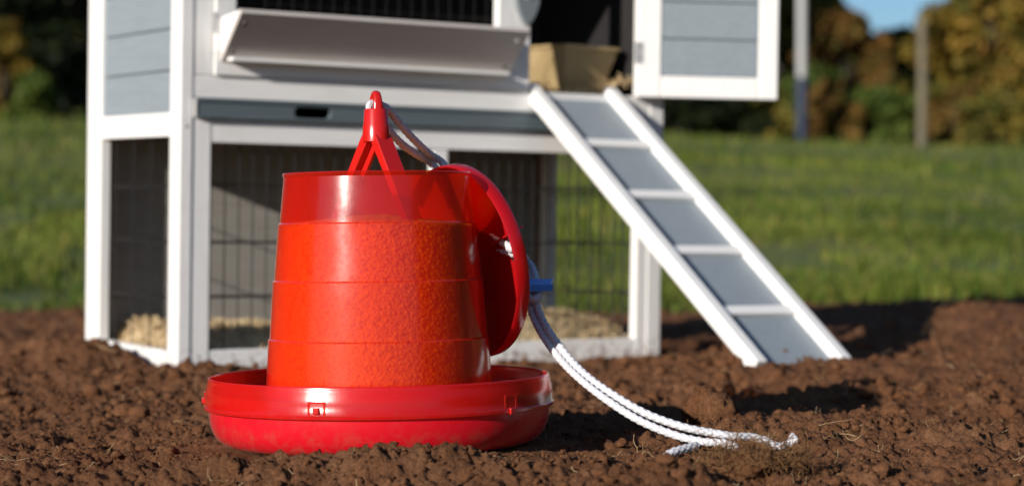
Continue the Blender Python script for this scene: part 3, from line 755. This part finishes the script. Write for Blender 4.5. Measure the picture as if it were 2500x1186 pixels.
# upper ring of the dish
ob = [(.1784, .0400), (.1812, .0396), (.1820, .0402), (.1821, .0428), (.1811, .0440), (.1809, .0540), (.1800, .0595), (.1782, .0655), (.1774, .0690), (.1773, .0708), (.1766, .0716), (.1756, .0714)]
ib = [(.1750, .0704), (.1752, .0680), (.1766, .0630), (.1778, .0580), (.1786, .0530)]
m_ = MB(); m_.lathe(ob + ib, 160, True); band = m_.build('rim_ring', RED_BAND, fd, True, angle=.7)
for k in range(6):
    a = math.radians(-90 + -16 + k * 65.3 - 65.3)
    M = Matrix.Rotation(a, 4, 'Z') @ Matrix.Translation((.1808, 0, 0))
    c = MB(); 
    for bx_ in (((-.0005, -.0092, .0442), (.0005, -.0068, .0575)), ((-.0005, .0068, .0442), (.0005, .0092, .0575)), ((-.0005, -.0068, .0555), (.0005, .0068, .0575))): c.box(*bx_, M)
    cl_ = c.build('clip_frame', RED_BAND, band, bevel=.0002)
    c = MB(); lo = .0455 if k != 2 else .0385
    c.box((-.004, -.0032, lo), (.0030, .0032, lo + .0062), M); c.build('peg', RED_SOLID, dish, bevel=.0008)
# hopper: four stacked tiers, each a hair wider than the one above
tiers = [(.0965, .2895, .1016, .2396), (.1032, .2380, .1080, .1806), (.1096, .1790, .1134, .1206), (.1150, .1190, .1184, .0560)]
o_ = []
for ra, za, rb_, zb_ in tiers: o_ += [(ra, Z(za)), (rb_, Z(zb_))]
i_ = [(r - .0016, z - .0002) for r, z in reversed(o_)]
o_[0:1] = [(.0955, Z(.2905)), (.0975, Z(.2908)), (.0982, Z(.2895)), (.0975, Z(.2870)), (.0969, Z(.2860))]
m_ = MB(); m_.lathe(o_ + i_, 160, True); hop = m_.build('hopper', RED_HOPPER, fd, True, angle=.35)
# handle
hm = MB(); hm.lathe([(.0005, .3235), (.0146, .3235), (.0141, .3400), (.0135, .3412), (.0124, .3560), (.0116, .3575), (.0005, .3578)], 40, False)
for i in range(len(hm.v)): hm.v[i] = (hm.v[i][0], hm.v[i][1], Z(hm.v[i][2]))
handle = hm.build('handle', RED_SOLID, fd, True, angle=.5)
def taper_bar(name, pts, w0, parent, up, rib=None):
    """flat bar along pts: list of (pos, half width, half thickness)"""
    m = MB()
    for p_, hw_, ht_ in pts: m.v += [tuple(p_ + side * sx * hw_ + up * sy * ht_) for sx, sy in ((-1, -1), (1, -1), (1, 1), (-1, 1)) for side in (w0,)]
    k = len(pts)
    for i in range(k - 1):
        for j in range(4): m.f.append((i * 4 + j, i * 4 + (j + 1) % 4, (i + 1) * 4 + (j + 1) % 4, (i + 1) * 4 + j))
    m.f += [(3, 2, 1, 0), tuple((k - 1) * 4 + j for j in range(4))]
    return m.build(name, RED_SOLID, parent, bevel=.0008)
for azd in (42, -132):
    a = math.radians(azd - 90); rd = Vector((math.cos(a), math.sin(a), 0)); sd = Vector((-math.sin(a), math.cos(a), 0))
    pt = [(rd * .0045 + Vector((0, 0, Z(.332))), .0100, .0050), (rd * .0085 + Vector((0, 0, Z(.325))), .0106, .0052), (rd * .0285 + Vector((0, 0, Z(.2920))), .0108, .0045), (rd * .070 + Vector((0, 0, Z(.218))), .0100, .0040)]
    leg = taper_bar('handle_leg', pt, sd, handle, (rd * .87 + Vector((0, 0, .5))).normalized())
    rp = [(q - (rd * .87 + Vector((0, 0, .5))).normalized() * .006, .0016, .0055) for q, _, _ in pt]
    taper_bar('leg_rib', rp[:3], sd, handle, (rd * .87 + Vector((0, 0, .5))).normalized())
# loop on top of the handle
lm = MB(); pts = []; la = math.radians(20); fw = Vector((math.sin(la), -math.cos(la), 0))
arch = [(.0085, .352), (.0080, .362), (.0066, .369), (.0038, .3728), (0, .3741), (-.0038, .3728), (-.0066, .369), (-.0080, .362), (-.0085, .352)]
prev = None; sdv = Vector((math.cos(la), math.sin(la), 0))
for i, (u, z_) in enumerate(arch):
    c = fw * u + Vector((0, 0, Z(z_))); q = arch[min(i + 1, len(arch) - 1)]; p_ = arch[max(i - 1, 0)]
    t = (fw * (q[0] - p_[0]) + Vector((0, 0, q[1] - p_[1]))).normalized(); nn = t.cross(sdv)
    hwid = .0062 - .0022 * ((z_ - .352) / .022)
    for j in range(10):
        a = 2 * math.pi * j / 10; lm.v.append(tuple(c + sdv * hwid * math.copysign(abs(math.cos(a)) ** .7, math.cos(a)) + nn * .0027 * math.copysign(abs(math.sin(a)) ** .7, math.sin(a))))
for i in range(len(arch) - 1):
    for j in range(10): lm.f.append((i * 10 + j, i * 10 + (j + 1) % 10, (i + 1) * 10 + (j + 1) % 10, (i + 1) * 10 + j))
lm.f += [tuple(range(9, -1, -1)), tuple((len(arch) - 1) * 10 + j for j in range(10))]
lm.build('handle_loop', RED_SOLID, handle, True, angle=.9)

# feed inside the hopper
def hop_r(z):
    for ra, za, rb_, zb_ in tiers:
        if z >= zb_: return ra + (rb_ - ra) * (za - z) / (za - zb_)
    return tiers[-1][2]
fill = lambda a: .2355 + .0025 * math.cos(a + math.radians(120)) + .0008 * math.sin(3 * a)
na, nz = 140, 46; V = []
g = np.random.default_rng(44)
for i in range(nz):
    for k in range(na):
        a = 2 * math.pi * k / na; t = i / (nz - 1); z_ = .0585 + (fill(a) - .0585) * t
        r_ = hop_r(z_) - .0050 - .0003 * g.random()
        V.append((r_ * math.cos(a), r_ * math.sin(a), z_))
F = [(i * na + k, i * na + (k + 1) % na, (i + 1) * na + (k + 1) % na, (i + 1) * na + k) for i in range(nz - 1) for k in range(na)]
for q in range(1, 9):
    for k in range(na):
        a = 2 * math.pi * k / na; s = 1 - q / 8.001; r_ = (hop_r(.21) - .006) * s; V.append((r_ * math.cos(a), r_ * math.sin(a), fill(a) * s + .246 * (1 - s) + .003 * g.random()))
for q in range(nz - 1, nz + 7): F += [(q * na + k, q * na + (k + 1) % na, (q + 1) * na + (k + 1) % na, (q + 1) * na + k) for k in range(na)]
V = np.array(V)
n_ = 20000; a = g.uniform(0, 2 * math.pi, n_); zt = np.array([fill(x) for x in a]); zz = .0585 + (zt + .001 - .0585) * g.random(n_)
rr = np.array([hop_r(z_) for z_ in zz]) - .0055 - .0005 * g.random(n_)
v2, f2 = scatter(np.stack([rr * np.cos(a), rr * np.sin(a), zz], 1), g.uniform(.0013, .0025, n_), IC1, 66, .40, 14, 1.0)
F4 = np.array(F); F3 = np.concatenate([F4[:, [0, 1, 2]], F4[:, [0, 2, 3]]])
feed = link('feed', np_mesh('feed', np.concatenate([V, v2]) - [0, 0, zb], np.concatenate([F3, f2 + len(V)])), FEEDM); feed.location = FEED_POS; feed.rotation_euler = fd.rotation_euler
tag(feed, 'cracked orange feed filling the red hopper', 'feed', kind='stuff')

# ------------------------------------------------------------------ lid, leaning behind the hopper
LAZ = math.radians(124.5); lc = Vector((math.sin(LAZ), -math.cos(LAZ), 0)); LR = .1035
LC = FEED_POS + lc * .1125; LC.z = .199
lean = math.radians(11)
ln_ = (-lc * math.cos(lean) - Vector((0, 0, math.sin(lean)))).normalized()    # faces the hopper, tipped down
upv = (Vector((0, 0, 1)) - ln_ * ln_.z).normalized(); sdv = upv.cross(ln_).normalized()
LM = Matrix((( sdv.x, upv.x, ln_.x, LC.x), (sdv.y, upv.y, ln_.y, LC.y), (sdv.z, upv.z, ln_.z, LC.z), (0, 0, 0, 1)))
lid = empty('feeder_lid'); lid.matrix_world = LM; tag(lid, 'round red plastic lid with a slot leaning behind the hopper on the rope', 'lid')
# slot position: towards the right of the disc as seen in the photograph
slot_w = px(1237, 610, 2.31)
# intersect the view ray with the disc plane
ro_ = Vector((0, 0, CAM_H)); rd_ = (slot_w - ro_).normalized(); tq = (LC - ro_).dot(ln_) / rd_.dot(ln_); SL = LM.inverted() @ (ro_ + rd_ * tq)
su, sv, sa, sb_ = SL.x, SL.y, .0085, .0135
m_ = MB(); na = 96; hole = 24
# disc as ring grid from the slot outline to the rim
rings = []
for q in range(9):
    t = q / 8; ring = []
    for k in range(na):
        a = 2 * math.pi * k / na
        hx, hy = su + sa * math.cos(a), sv + sb_ * math.sin(a)
        ex, ey = LR * math.cos(a), LR * math.sin(a)
        ring.append((hx + (ex - hx) * t, hy + (ey - hy) * t))
    rings.append(ring)
for lay in (0.0, -.002):
    for ring in rings: m_.v += [(x, y, lay + .010 * (1 - min(1, math.hypot(x, y) / LR) ** 2) * -1) for x, y in ring]
nr = len(rings)
for i in range(nr - 1):
    for k in range(na):
        k2 = (k + 1) % na
        m_.f.append((i * na + k, i * na + k2, (i + 1) * na + k2, (i + 1) * na + k)); b0 = nr * na
        m_.f.append((b0 + i * na + k2, b0 + i * na + k, b0 + (i + 1) * na + k, b0 + (i + 1) * na + k2))
for k in range(na):
    k2 = (k + 1) % na; m_.f.append((k2, k, nr * na + k, nr * na + k2))
m_.build('lid_disc', RED_LID, lid, True, angle=.6)
m_ = MB(); m_.lathe([(LR - .0012, -.002), (LR + .0006, -.0026), (LR + .0018, -.001), (LR + .0018, .0125), (LR + .0008, .0140), (LR - .0006, .0132), (LR - .0010, .0)], 120, True); m_.build('lid_rim', RED_LID, lid, True, angle=.7)
for k in range(6):
    a = k * math.pi / 3 + .35; M = Matrix.Rotation(a, 4, 'Z'); r = MB()
    if k != 5: r.box((.03, -.0008, -.009), (LR - .002, .0008, -.0005), M); r.build('lid_rib', RED_LID, lid)

# ------------------------------------------------------------------ rope
def spline(pts, step=.0011):
    P = [Vector(p) for p in pts]; P = [P[0] * 2 - P[1]] + P + [P[-1] * 2 - P[-2]]; out = []
    for i in range(1, len(P) - 2):
        k = max(2, int((P[i + 1] - P[i]).length / step))
        for j in range(k):
            t = j / k; a, b_, c, d = P[i - 1], P[i], P[i + 1], P[i + 2]
            out.append(.5 * ((2 * b_) + (c - a) * t + (2 * a - 5 * b_ + 4 * c - d) * t * t + (3 * b_ - a - 3 * c + d) * t ** 3))
    out.append(P[-2]); return out
def braid(name, pts, r, parent, phase=0):
    p = spline(pts); V = []; up = None; s = 0; n = 24
    for i, c in enumerate(p):
        t = (p[min(i + 1, len(p) - 1)] - p[max(i - 1, 0)]).normalized()
        if i: s += (p[i] - p[i - 1]).length
        up = t.orthogonal().normalized() if up is None else (up - t * up.dot(t)).normalized(); sd = t.cross(up)
        for k in range(n):
            a = 2 * math.pi * k / n; u = 4 * k / n; v = s / .0085 + phase
            w1 = abs(math.sin(math.pi * (u + v))); w2 = abs(math.sin(math.pi * (u - v)))
            rr = r * (.78 + .32 * min(w1, w2) ** .6 + .05 * max(w1, w2))
            V.append(c + (up * math.cos(a) + sd * math.sin(a)) * rr)
    m = MB(); m.v = [tuple(v) for v in V]
    for i in range(len(p) - 1):
        for k in range(n): m.f.append((i * n + k, i * n + (k + 1) % n, (i + 1) * n + (k + 1) % n, (i + 1) * n + k))
    m.f += [tuple(range(n - 1, -1, -1)), tuple((len(p) - 1) * n + k for k in range(n))]
    return m.build(name, ROPEM, parent, True)
def gz(p, d=.003):
    q = p.copy(); q.z = float(soil_h(np.array([p.x]), np.array([p.y]), True)[0]) + d; return q
rp_root = px(1770, 1075, 2.10)
rope = empty('rope', gz(rp_root, 0)); tag(rope, 'white braided nylon rope tied through the red feeder handle', 'rope')
rope_inv = -rope.location
def W(lst): return [Vector(q) + rope_inv for q in lst]
DF = 2.2
slotp = LM @ Vector((su, sv, -.004)); slf = LM @ Vector((su - .001, sv + .003, -.004)); slb = LM @ Vector((su, sv - .002, -.014))
def on_lid(X, Y, h):
    """where the sight line meets the lid's face, h above it"""
    o_ = Vector((0, 0, CAM_H)); d_ = (px(X, Y, 2.0) - o_).normalized(); c_ = LC + ln_ * h
    return o_ + d_ * ((c_ - o_).dot(ln_) / d_.dot(ln_))
k1 = [px(912, 264, DF + .003), px(908, 257, DF + .003), px(918, 257, DF + .002), px(932, 258, DF), px(946, 266, DF + .006), px(962, 285, DF + .02), px(1000, 330, DF + .045), px(1046, 374, DF + .078), px(1078, 396, DF + .104), on_lid(1100, 430, -.014), on_lid(1140, 486, -.016), on_lid(1180, 540, -.015), on_lid(1216, 582, -.010)]
pc = [px(1282, 632, 2.34), px(1300, 655, 2.335), px(1310, 690, 2.315)]
tail = [(1308, 712, 2.305), (1310, 745, 2.30), (1335, 800, 2.28), (1380, 862, 2.25), (1430, 915, 2.215), (1500, 965, 2.185), (1580, 1010, 2.165), (1670, 1042, 2.15), (1740, 1056, 2.15), (1790, 1064, 2.15), (1835, 1066, 2.16), (1880, 1078, 2.16)]
s1 = k1 + [slf, slotp, slb] + pc + [px(*q) for q in tail]
braid('strand', W(s1), .0039, rope)
k2 = [px(910, 264, DF + .012), px(914, 272, DF + .014), px(930, 290, DF + .020), px(955, 325, DF + .028), px(985, 355, DF + .05), px(1020, 379, DF + .070), px(1052, 398, DF + .096), on_lid(1088, 442, -.014), on_lid(1130, 500, -.017), on_lid(1176, 560, -.016), on_lid(1214, 604, -.013)]
off = LM.to_3x3() @ Vector((.002, -.007, 0))
tail2 = [(1290, 712, 2.312), (1294, 748, 2.305), (1318, 806, 2.284), (1364, 872, 2.25), (1418, 926, 2.21), (1488, 980, 2.175), (1566, 1028, 2.145), (1650, 1062, 2.125), (1715, 1077, 2.115), (1765, 1081, 2.11), (1800, 1090, 2.09)]
s2 = k2 + [slb + off, px(1276, 640, 2.345), px(1290, 665, 2.335), px(1300, 692, 2.318)] + [px(*q) for q in tail2]
braid('strand', W(s2), .0039, rope, .5)
kn = [px(1300, 706, 2.305), px(1316, 716, 2.296), px(1306, 730, 2.290), px(1286, 722, 2.296), px(1294, 708, 2.306)]
braid('rope_knot', W(kn), .0040, rope)
kn = [px(906, 268, DF + .002), px(901, 262, DF - .003), px(905, 254, DF - .002), px(914, 254, DF + .002), px(916, 262, DF + .003), px(908, 266, DF - .002)]
braid('rope_knot', W(kn), .0036, rope)
braid('loose_end', W([px(1618, 1118, 1.985), px(1645, 1103, 1.995), px(1680, 1093, 2.01), px(1700, 1088, 2.02)]), .0040, rope)
braid('loose_end', W([px(1870, 1076, 2.15), px(1900, 1088, 2.10), px(1925, 1082, 2.10), px(1941, 1072, 2.10), px(1928, 1062, 2.10)]), .0036, rope)

# blue rope clip
bc = px(1308, 690, 2.300); clip = empty('rope_clip', bc); tag(clip, 'small flat blue plastic clip holding the rope behind the lid', 'rope clip')
clip.rotation_euler = (math.radians(13), math.radians(-1), math.radians(8))
cm = MB(); sec = [(-.022, -.012), (.0135, -.012), (.0215, .012), (-.022, .012)]
cm.add([(x, y, -.0012) for x, y in sec] + [(x, y, .0012) for x, y in sec], [(3, 2, 1, 0), (4, 5, 6, 7), (0, 1, 5, 4), (1, 2, 6, 5), (2, 3, 7, 6), (3, 0, 4, 7)])
pl = cm.build('clip_plate', BLUE, clip, bevel=.0004)
cm = MB(); cm.box((-.022, -.0140, -.0060), (.0165, -.0112, .0016)); cm.build('clip_lip', BLUE, clip, bevel=.0004)

# ------------------------------------------------------------------ far things
def fz(x, y): return float(field_h(np.array([float(x)]), np.array([float(y)]))[0])
def ground_at(X, D):
    x = (X - CX) / FPX * D; return Vector((x, D, fz(x, D)))
# padded field post and bare pole
p = ground_at(1957, 37); post = empty('padded_post', p); tag(post, 'white metal post with dark blue padding round its foot', 'post')
m_ = MB(); m_.tube([(0, 0, -.2), (0, 0, 5.5)], .078, 20); m_.build('pole', simple('post_white', (.42, .42, .42), .45), post, True, angle=.8)
m_ = MB(); m_.lathe([(.074, .0), (.096, .0), (.100, .02), (.100, 1.08), (.094, 1.11), (.074, 1.11)], 24, True); m_.build('padding', simple('pad_blue', (.012, .024, .055), .6), post, True, angle=.6)
p = ground_at(2250, 33); pole = empty('wooden_pole', p); tag(pole, 'bare weathered wooden pole standing in front of the trees', 'pole')
m_ = MB(); m_.tube([(0, 0, -.2), (0.01, 0, 1), (0.0, 0, 2.02)], [.072, .070, .066], 16); m_.build('shaft', simple('weathered_wood', (.15, .13, .085), .85), pole, True, angle=.8)
m_ = MB(); m_.lathe([(.0005, 2.02), (.068, 2.02), (.064, 2.05), (.0005, 2.06)], 16, False); m_.build('cap', simple('pole_cap', (.16, .14, .1), .7), pole)

def leafmat(name, cols): return island_mat(name, cols, .65, .3, .9)
DARKG = leafmat('leaf_dark', [(.010, .018, .007), (.016, .026, .008), (.024, .032, .010)])
OLIVE = leafmat('leaf_olive', [(0.085, 0.102, 0.020), (0.145, 0.145, 0.031), (0.204, 0.170, 0.034), (0.272, 0.170, 0.034)])
GREEN = leafmat('leaf_green', [(0.060, 0.102, 0.020), (0.093, 0.136, 0.027), (0.136, 0.170, 0.034)])
RUST = leafmat('leaf_rust', [(.20, .09, .028), (.24, .125, .034), (.17, .115, .03), (.12, .105, .03)])
GOLD = leafmat('leaf_gold', [(0.224, 0.160, 0.026), (0.304, 0.192, 0.032), (0.160, 0.144, 0.029), (0.320, 0.160, 0.032)])
BARK = simple('bark', (.06, .045, .035), .9)
def tree(name, X, D, height, rad, mat_, seed, label, n=3600, low=.12, leaf=.11, nb=34, group='trees at the edge of the field'):
    g = np.random.default_rng(seed); p = ground_at(X, D); t = empty(name, p)
    tag(t, label, 'tree' if 'tree' in name else 'shrub', group)
    m = MB(); lx, ly = g.normal(size=2) * .08 * height * .3
    m.tube([(0, 0, -.3), (lx * .3, ly * .3, height * .3), (lx, ly, height * .8)], [height * .028, height * .02, height * .006], 9)
    cen = []
    for i in range(nb):
        u = g.random() ** .8; zc = height * (low + (1 - low) * u * .97); prof_ = math.sin(math.pi * min(1, (.18 + .78 * u))) ** .7
        rr = rad * prof_ * math.sqrt(g.random()) ; th = g.uniform(0, 6.28); c = np.array([math.cos(th) * rr, math.sin(th) * rr, zc]); cen.append(c)
        if i % 3 == 0:
            b = Vector((lx * u * .8, ly * u * .8, zc * .7)); m.tube([b, (b + Vector(c)) / 2 + Vector((0, 0, .04 * height)), Vector(c)], [height * .009, height * .006, height * .002], 5)
    m.build('trunk', BARK, t, True)
    cen = np.array(cen); ci = g.integers(0, nb, n); d = g.normal(size=(n, 3)); d /= np.linalg.norm(d, axis=1)[:, None]
    br = rad * g.uniform(.22, .42, nb)
    P = cen[ci] + d * (br[ci] * g.random(n) ** .45)[:, None] * [1, 1, .8]
    a = g.normal(size=(n, 3)); a /= np.linalg.norm(a, axis=1)[:, None]; b = np.cross(a, g.normal(size=(n, 3))); b /= np.linalg.norm(b, axis=1)[:, None]
    s = (leaf * g.uniform(.6, 1.4, n))[:, None]
    V = np.concatenate([P - a * s, P + b * s * .6, P + a * s, P - b * s * .6]); i = np.arange(n)
    link('crown', np_mesh('crown', V, np.stack([i, i + n, i + 2 * n, i + 3 * n], 1)), mat_, t)
    return t
# the wood behind: too far and too dense to tell its trees apart
g = np.random.default_rng(300); n_ = 42000; xx = g.uniform(-26, 26, n_); yy = g.uniform(54, 66, n_)
ppx = CX + xx / yy * FPX
top = np.interp(ppx, [-1500, 300, 1500, 1900, 2040, 2090, 2175, 2230, 2300, 2360, 4000], [9.5, 9.5, 8.5, 7.6, 6.3, 5.5, 5.1, 5.2, 5.8, 8.0, 9.0]) * yy / 60 + .7 * fbm(xx * .5, yy * .2, 301, 4)
base = field_h(xx, yy); zz = base + (top - base) * g.random(n_) ** .8
a = g.normal(size=(n_, 3)); a /= np.linalg.norm(a, axis=1)[:, None]; b = np.cross(a, g.normal(size=(n_, 3))); b /= np.linalg.norm(b, axis=1)[:, None]
P = np.stack([xx, yy, zz], 1); sz = g.uniform(.16, .38, n_)[:, None]; i = np.arange(n_)
for sg, sd_ in ((-1, 310), (1, 311)):  # unseen flanks of leaves, added to darken the sky reflection on the hopper
    g2 = np.random.default_rng(sd_); m2 = 9000; x2 = sg * g2.uniform(31, 39, m2); y2 = g2.uniform(-8 if sg < 0 else -30, 56, m2)
    z2 = field_h(x2, y2) + g2.random(m2) ** .8 * (12.5 + 2.5 * fbm(y2 * .25, x2 * .1, sd_, 3)); a2 = g2.normal(size=(m2, 3)); a2 /= np.linalg.norm(a2, axis=1)[:, None]
    b2 = np.cross(a2, g2.normal(size=(m2, 3))); b2 /= np.linalg.norm(b2, axis=1)[:, None]
    P = np.concatenate([P, np.stack([x2, y2, z2], 1)]); a = np.concatenate([a, a2]); b = np.concatenate([b, b2]); sz = np.concatenate([sz, g2.uniform(.5, 1.0, m2)[:, None]]); n_ += m2
i = np.arange(n_)
wm_ = leafmat('wood_leaf', [(0.018, 0.030, 0.011), (0.045, 0.053, 0.015), (0.030, 0.042, 0.013), (0.090, 0.083, 0.021), (0.027, 0.039, 0.012)])
au_ = leafmat('autumn_wood_leaf', [(.05, .06, .012), (.10, .09, .02), (.07, .075, .016), (.15, .09, .022), (.12, .10, .02), (.04, .05, .012)])
side_r = (CX + P[:, 0] / np.maximum(P[:, 1], 1) * FPX > 1880) & (P[:, 0] > 0)
for nm, msk, mt, lb in (('dark_wood', ~side_r, wm_, 'dense dark wood closing the field behind the coop, with an added unseen flank'), ('autumn_wood', side_r, au_, 'dense olive and rust autumn wood behind the pole and the padded post, with an added unseen flank')):
    p_, a_, b_, z_ = P[msk], a[msk], b[msk], sz[msk]; k = len(p_); i = np.arange(k)
    o = link(nm, np_mesh(nm, np.concatenate([p_ - a_ * z_, p_ + b_ * z_ * .7, p_ + a_ * z_, p_ - b_ * z_ * .7]), np.stack([i, i + k, i + 2 * k, i + 3 * k], 1)), mt); tag(o, lb, 'wood', kind='stuff')
S = 100
for nm, X, D, h, r, mt, lb in (
    ('olive_tree', 1905, 44, 5.2, 1.5, OLIVE, 'olive green tree rising behind the white padded post'),
    ('rust_tree', 2070, 42, 2.35, 1.0, RUST, 'rust red small tree between the padded post and the pole'),
    ('green_tree', 2190, 46, 2.25, .9, GREEN, 'green tree just beside the bare wooden pole'),
    ('olive_tree', 2015, 50, 3.3, .9, OLIVE, 'dull olive tree standing behind the small rust tree'),
    ('olive_tree', 2325, 48, 2.8, 1.0, OLIVE, 'olive tree with thin top on the far side of the wooden pole'),
    ('gold_tree', 2420, 42, 5.6, 1.5, GOLD, 'tall gold and olive autumn tree beyond the wooden pole'),
    ('gold_tree', 2560, 44, 6.0, 1.8, GOLD, 'broad golden tree at the end of the tree line'),
    ('green_tree', 2140, 54, 2.3, 1.3, GREEN, 'low green tree below the gap of open sky'),
    ('green_tree', 1790, 46, 6.5, 1.8, GREEN, 'green tree behind the open coop door'),
    ('dark_tree', 1690, 40, 5.5, 1.6, DARKG, 'dark evergreen tree behind the ramp end of the coop'),
    ('dark_tree', 1560, 42, 5.8, 1.8, DARKG, 'dark evergreen tree mostly hidden by the coop'),
    ('dark_tree', -60, 36, 6.6, 1.8, DARKG, 'dark evergreen tree nearest the grass bank beside the coop'),
    ('dark_tree', 70, 40, 7.0, 1.8, DARKG, 'broad dark evergreen tree beside the planked coop side'),
    ('dark_tree', 230, 38, 7.0, 1.9, DARKG, 'dark evergreen tree directly behind the planked coop side'),
    ('dark_tree', 400, 42, 7.0, 2.0, DARKG, 'dark evergreen tree almost hidden behind the coop front')):
    tree(nm, X, D, h, r, mt, S, lb, n=6000 if mt is DARKG else 6500, low=.02 if mt is DARKG else .08, nb=60 if mt is DARKG else 40); S += 1
for nm, X, D, h, r, mt, lb in (
    ('dark_shrub', 1650, 37, .9, .7, DARKG, 'dark low shrub under the open coop door beside the ramp'), ('dark_shrub', 1760, 37, .8, .8, DARKG, 'dark low shrub between the ramp-side dark shrub and the olive shrub'),
    ('olive_shrub', 1860, 38, .8, .7, OLIVE, 'olive shrub beside the padded post'), ('rust_shrub', 2040, 38, 1.0, .6, RUST, 'rust coloured shrub between the padded post and the green shrub'),
    ('green_shrub', 2150, 38, 1.0, .7, GREEN, 'green shrub between the rust shrub and the bare wooden pole'), ('rust_shrub', 2330, 38, .9, .7, RUST, 'brown shrub between the bare wooden pole and the gold tree'),
    ('olive_shrub', 2450, 37, 1.0, .8, OLIVE, 'olive shrub under the tall gold tree'), ('green_shrub', 1985, 40, 1.3, .7, GREEN, 'green shrub behind the padded post'),
    ('olive_shrub', 2240, 40, 1.3, .7, OLIVE, 'olive shrub behind the bare wooden pole'), ('gold_shrub', 10, 34, 1.5, .6, GOLD, 'golden shrub before the dark evergreens'), ('green_shrub', 75, 33, .7, .5, GREEN, 'small green shrub before the dark evergreens')):
    tree(nm, X, D, h, r, mt, S, lb, n=1600, low=.02, leaf=.08, nb=18, group='shrubs at the edge of the field'); S += 1
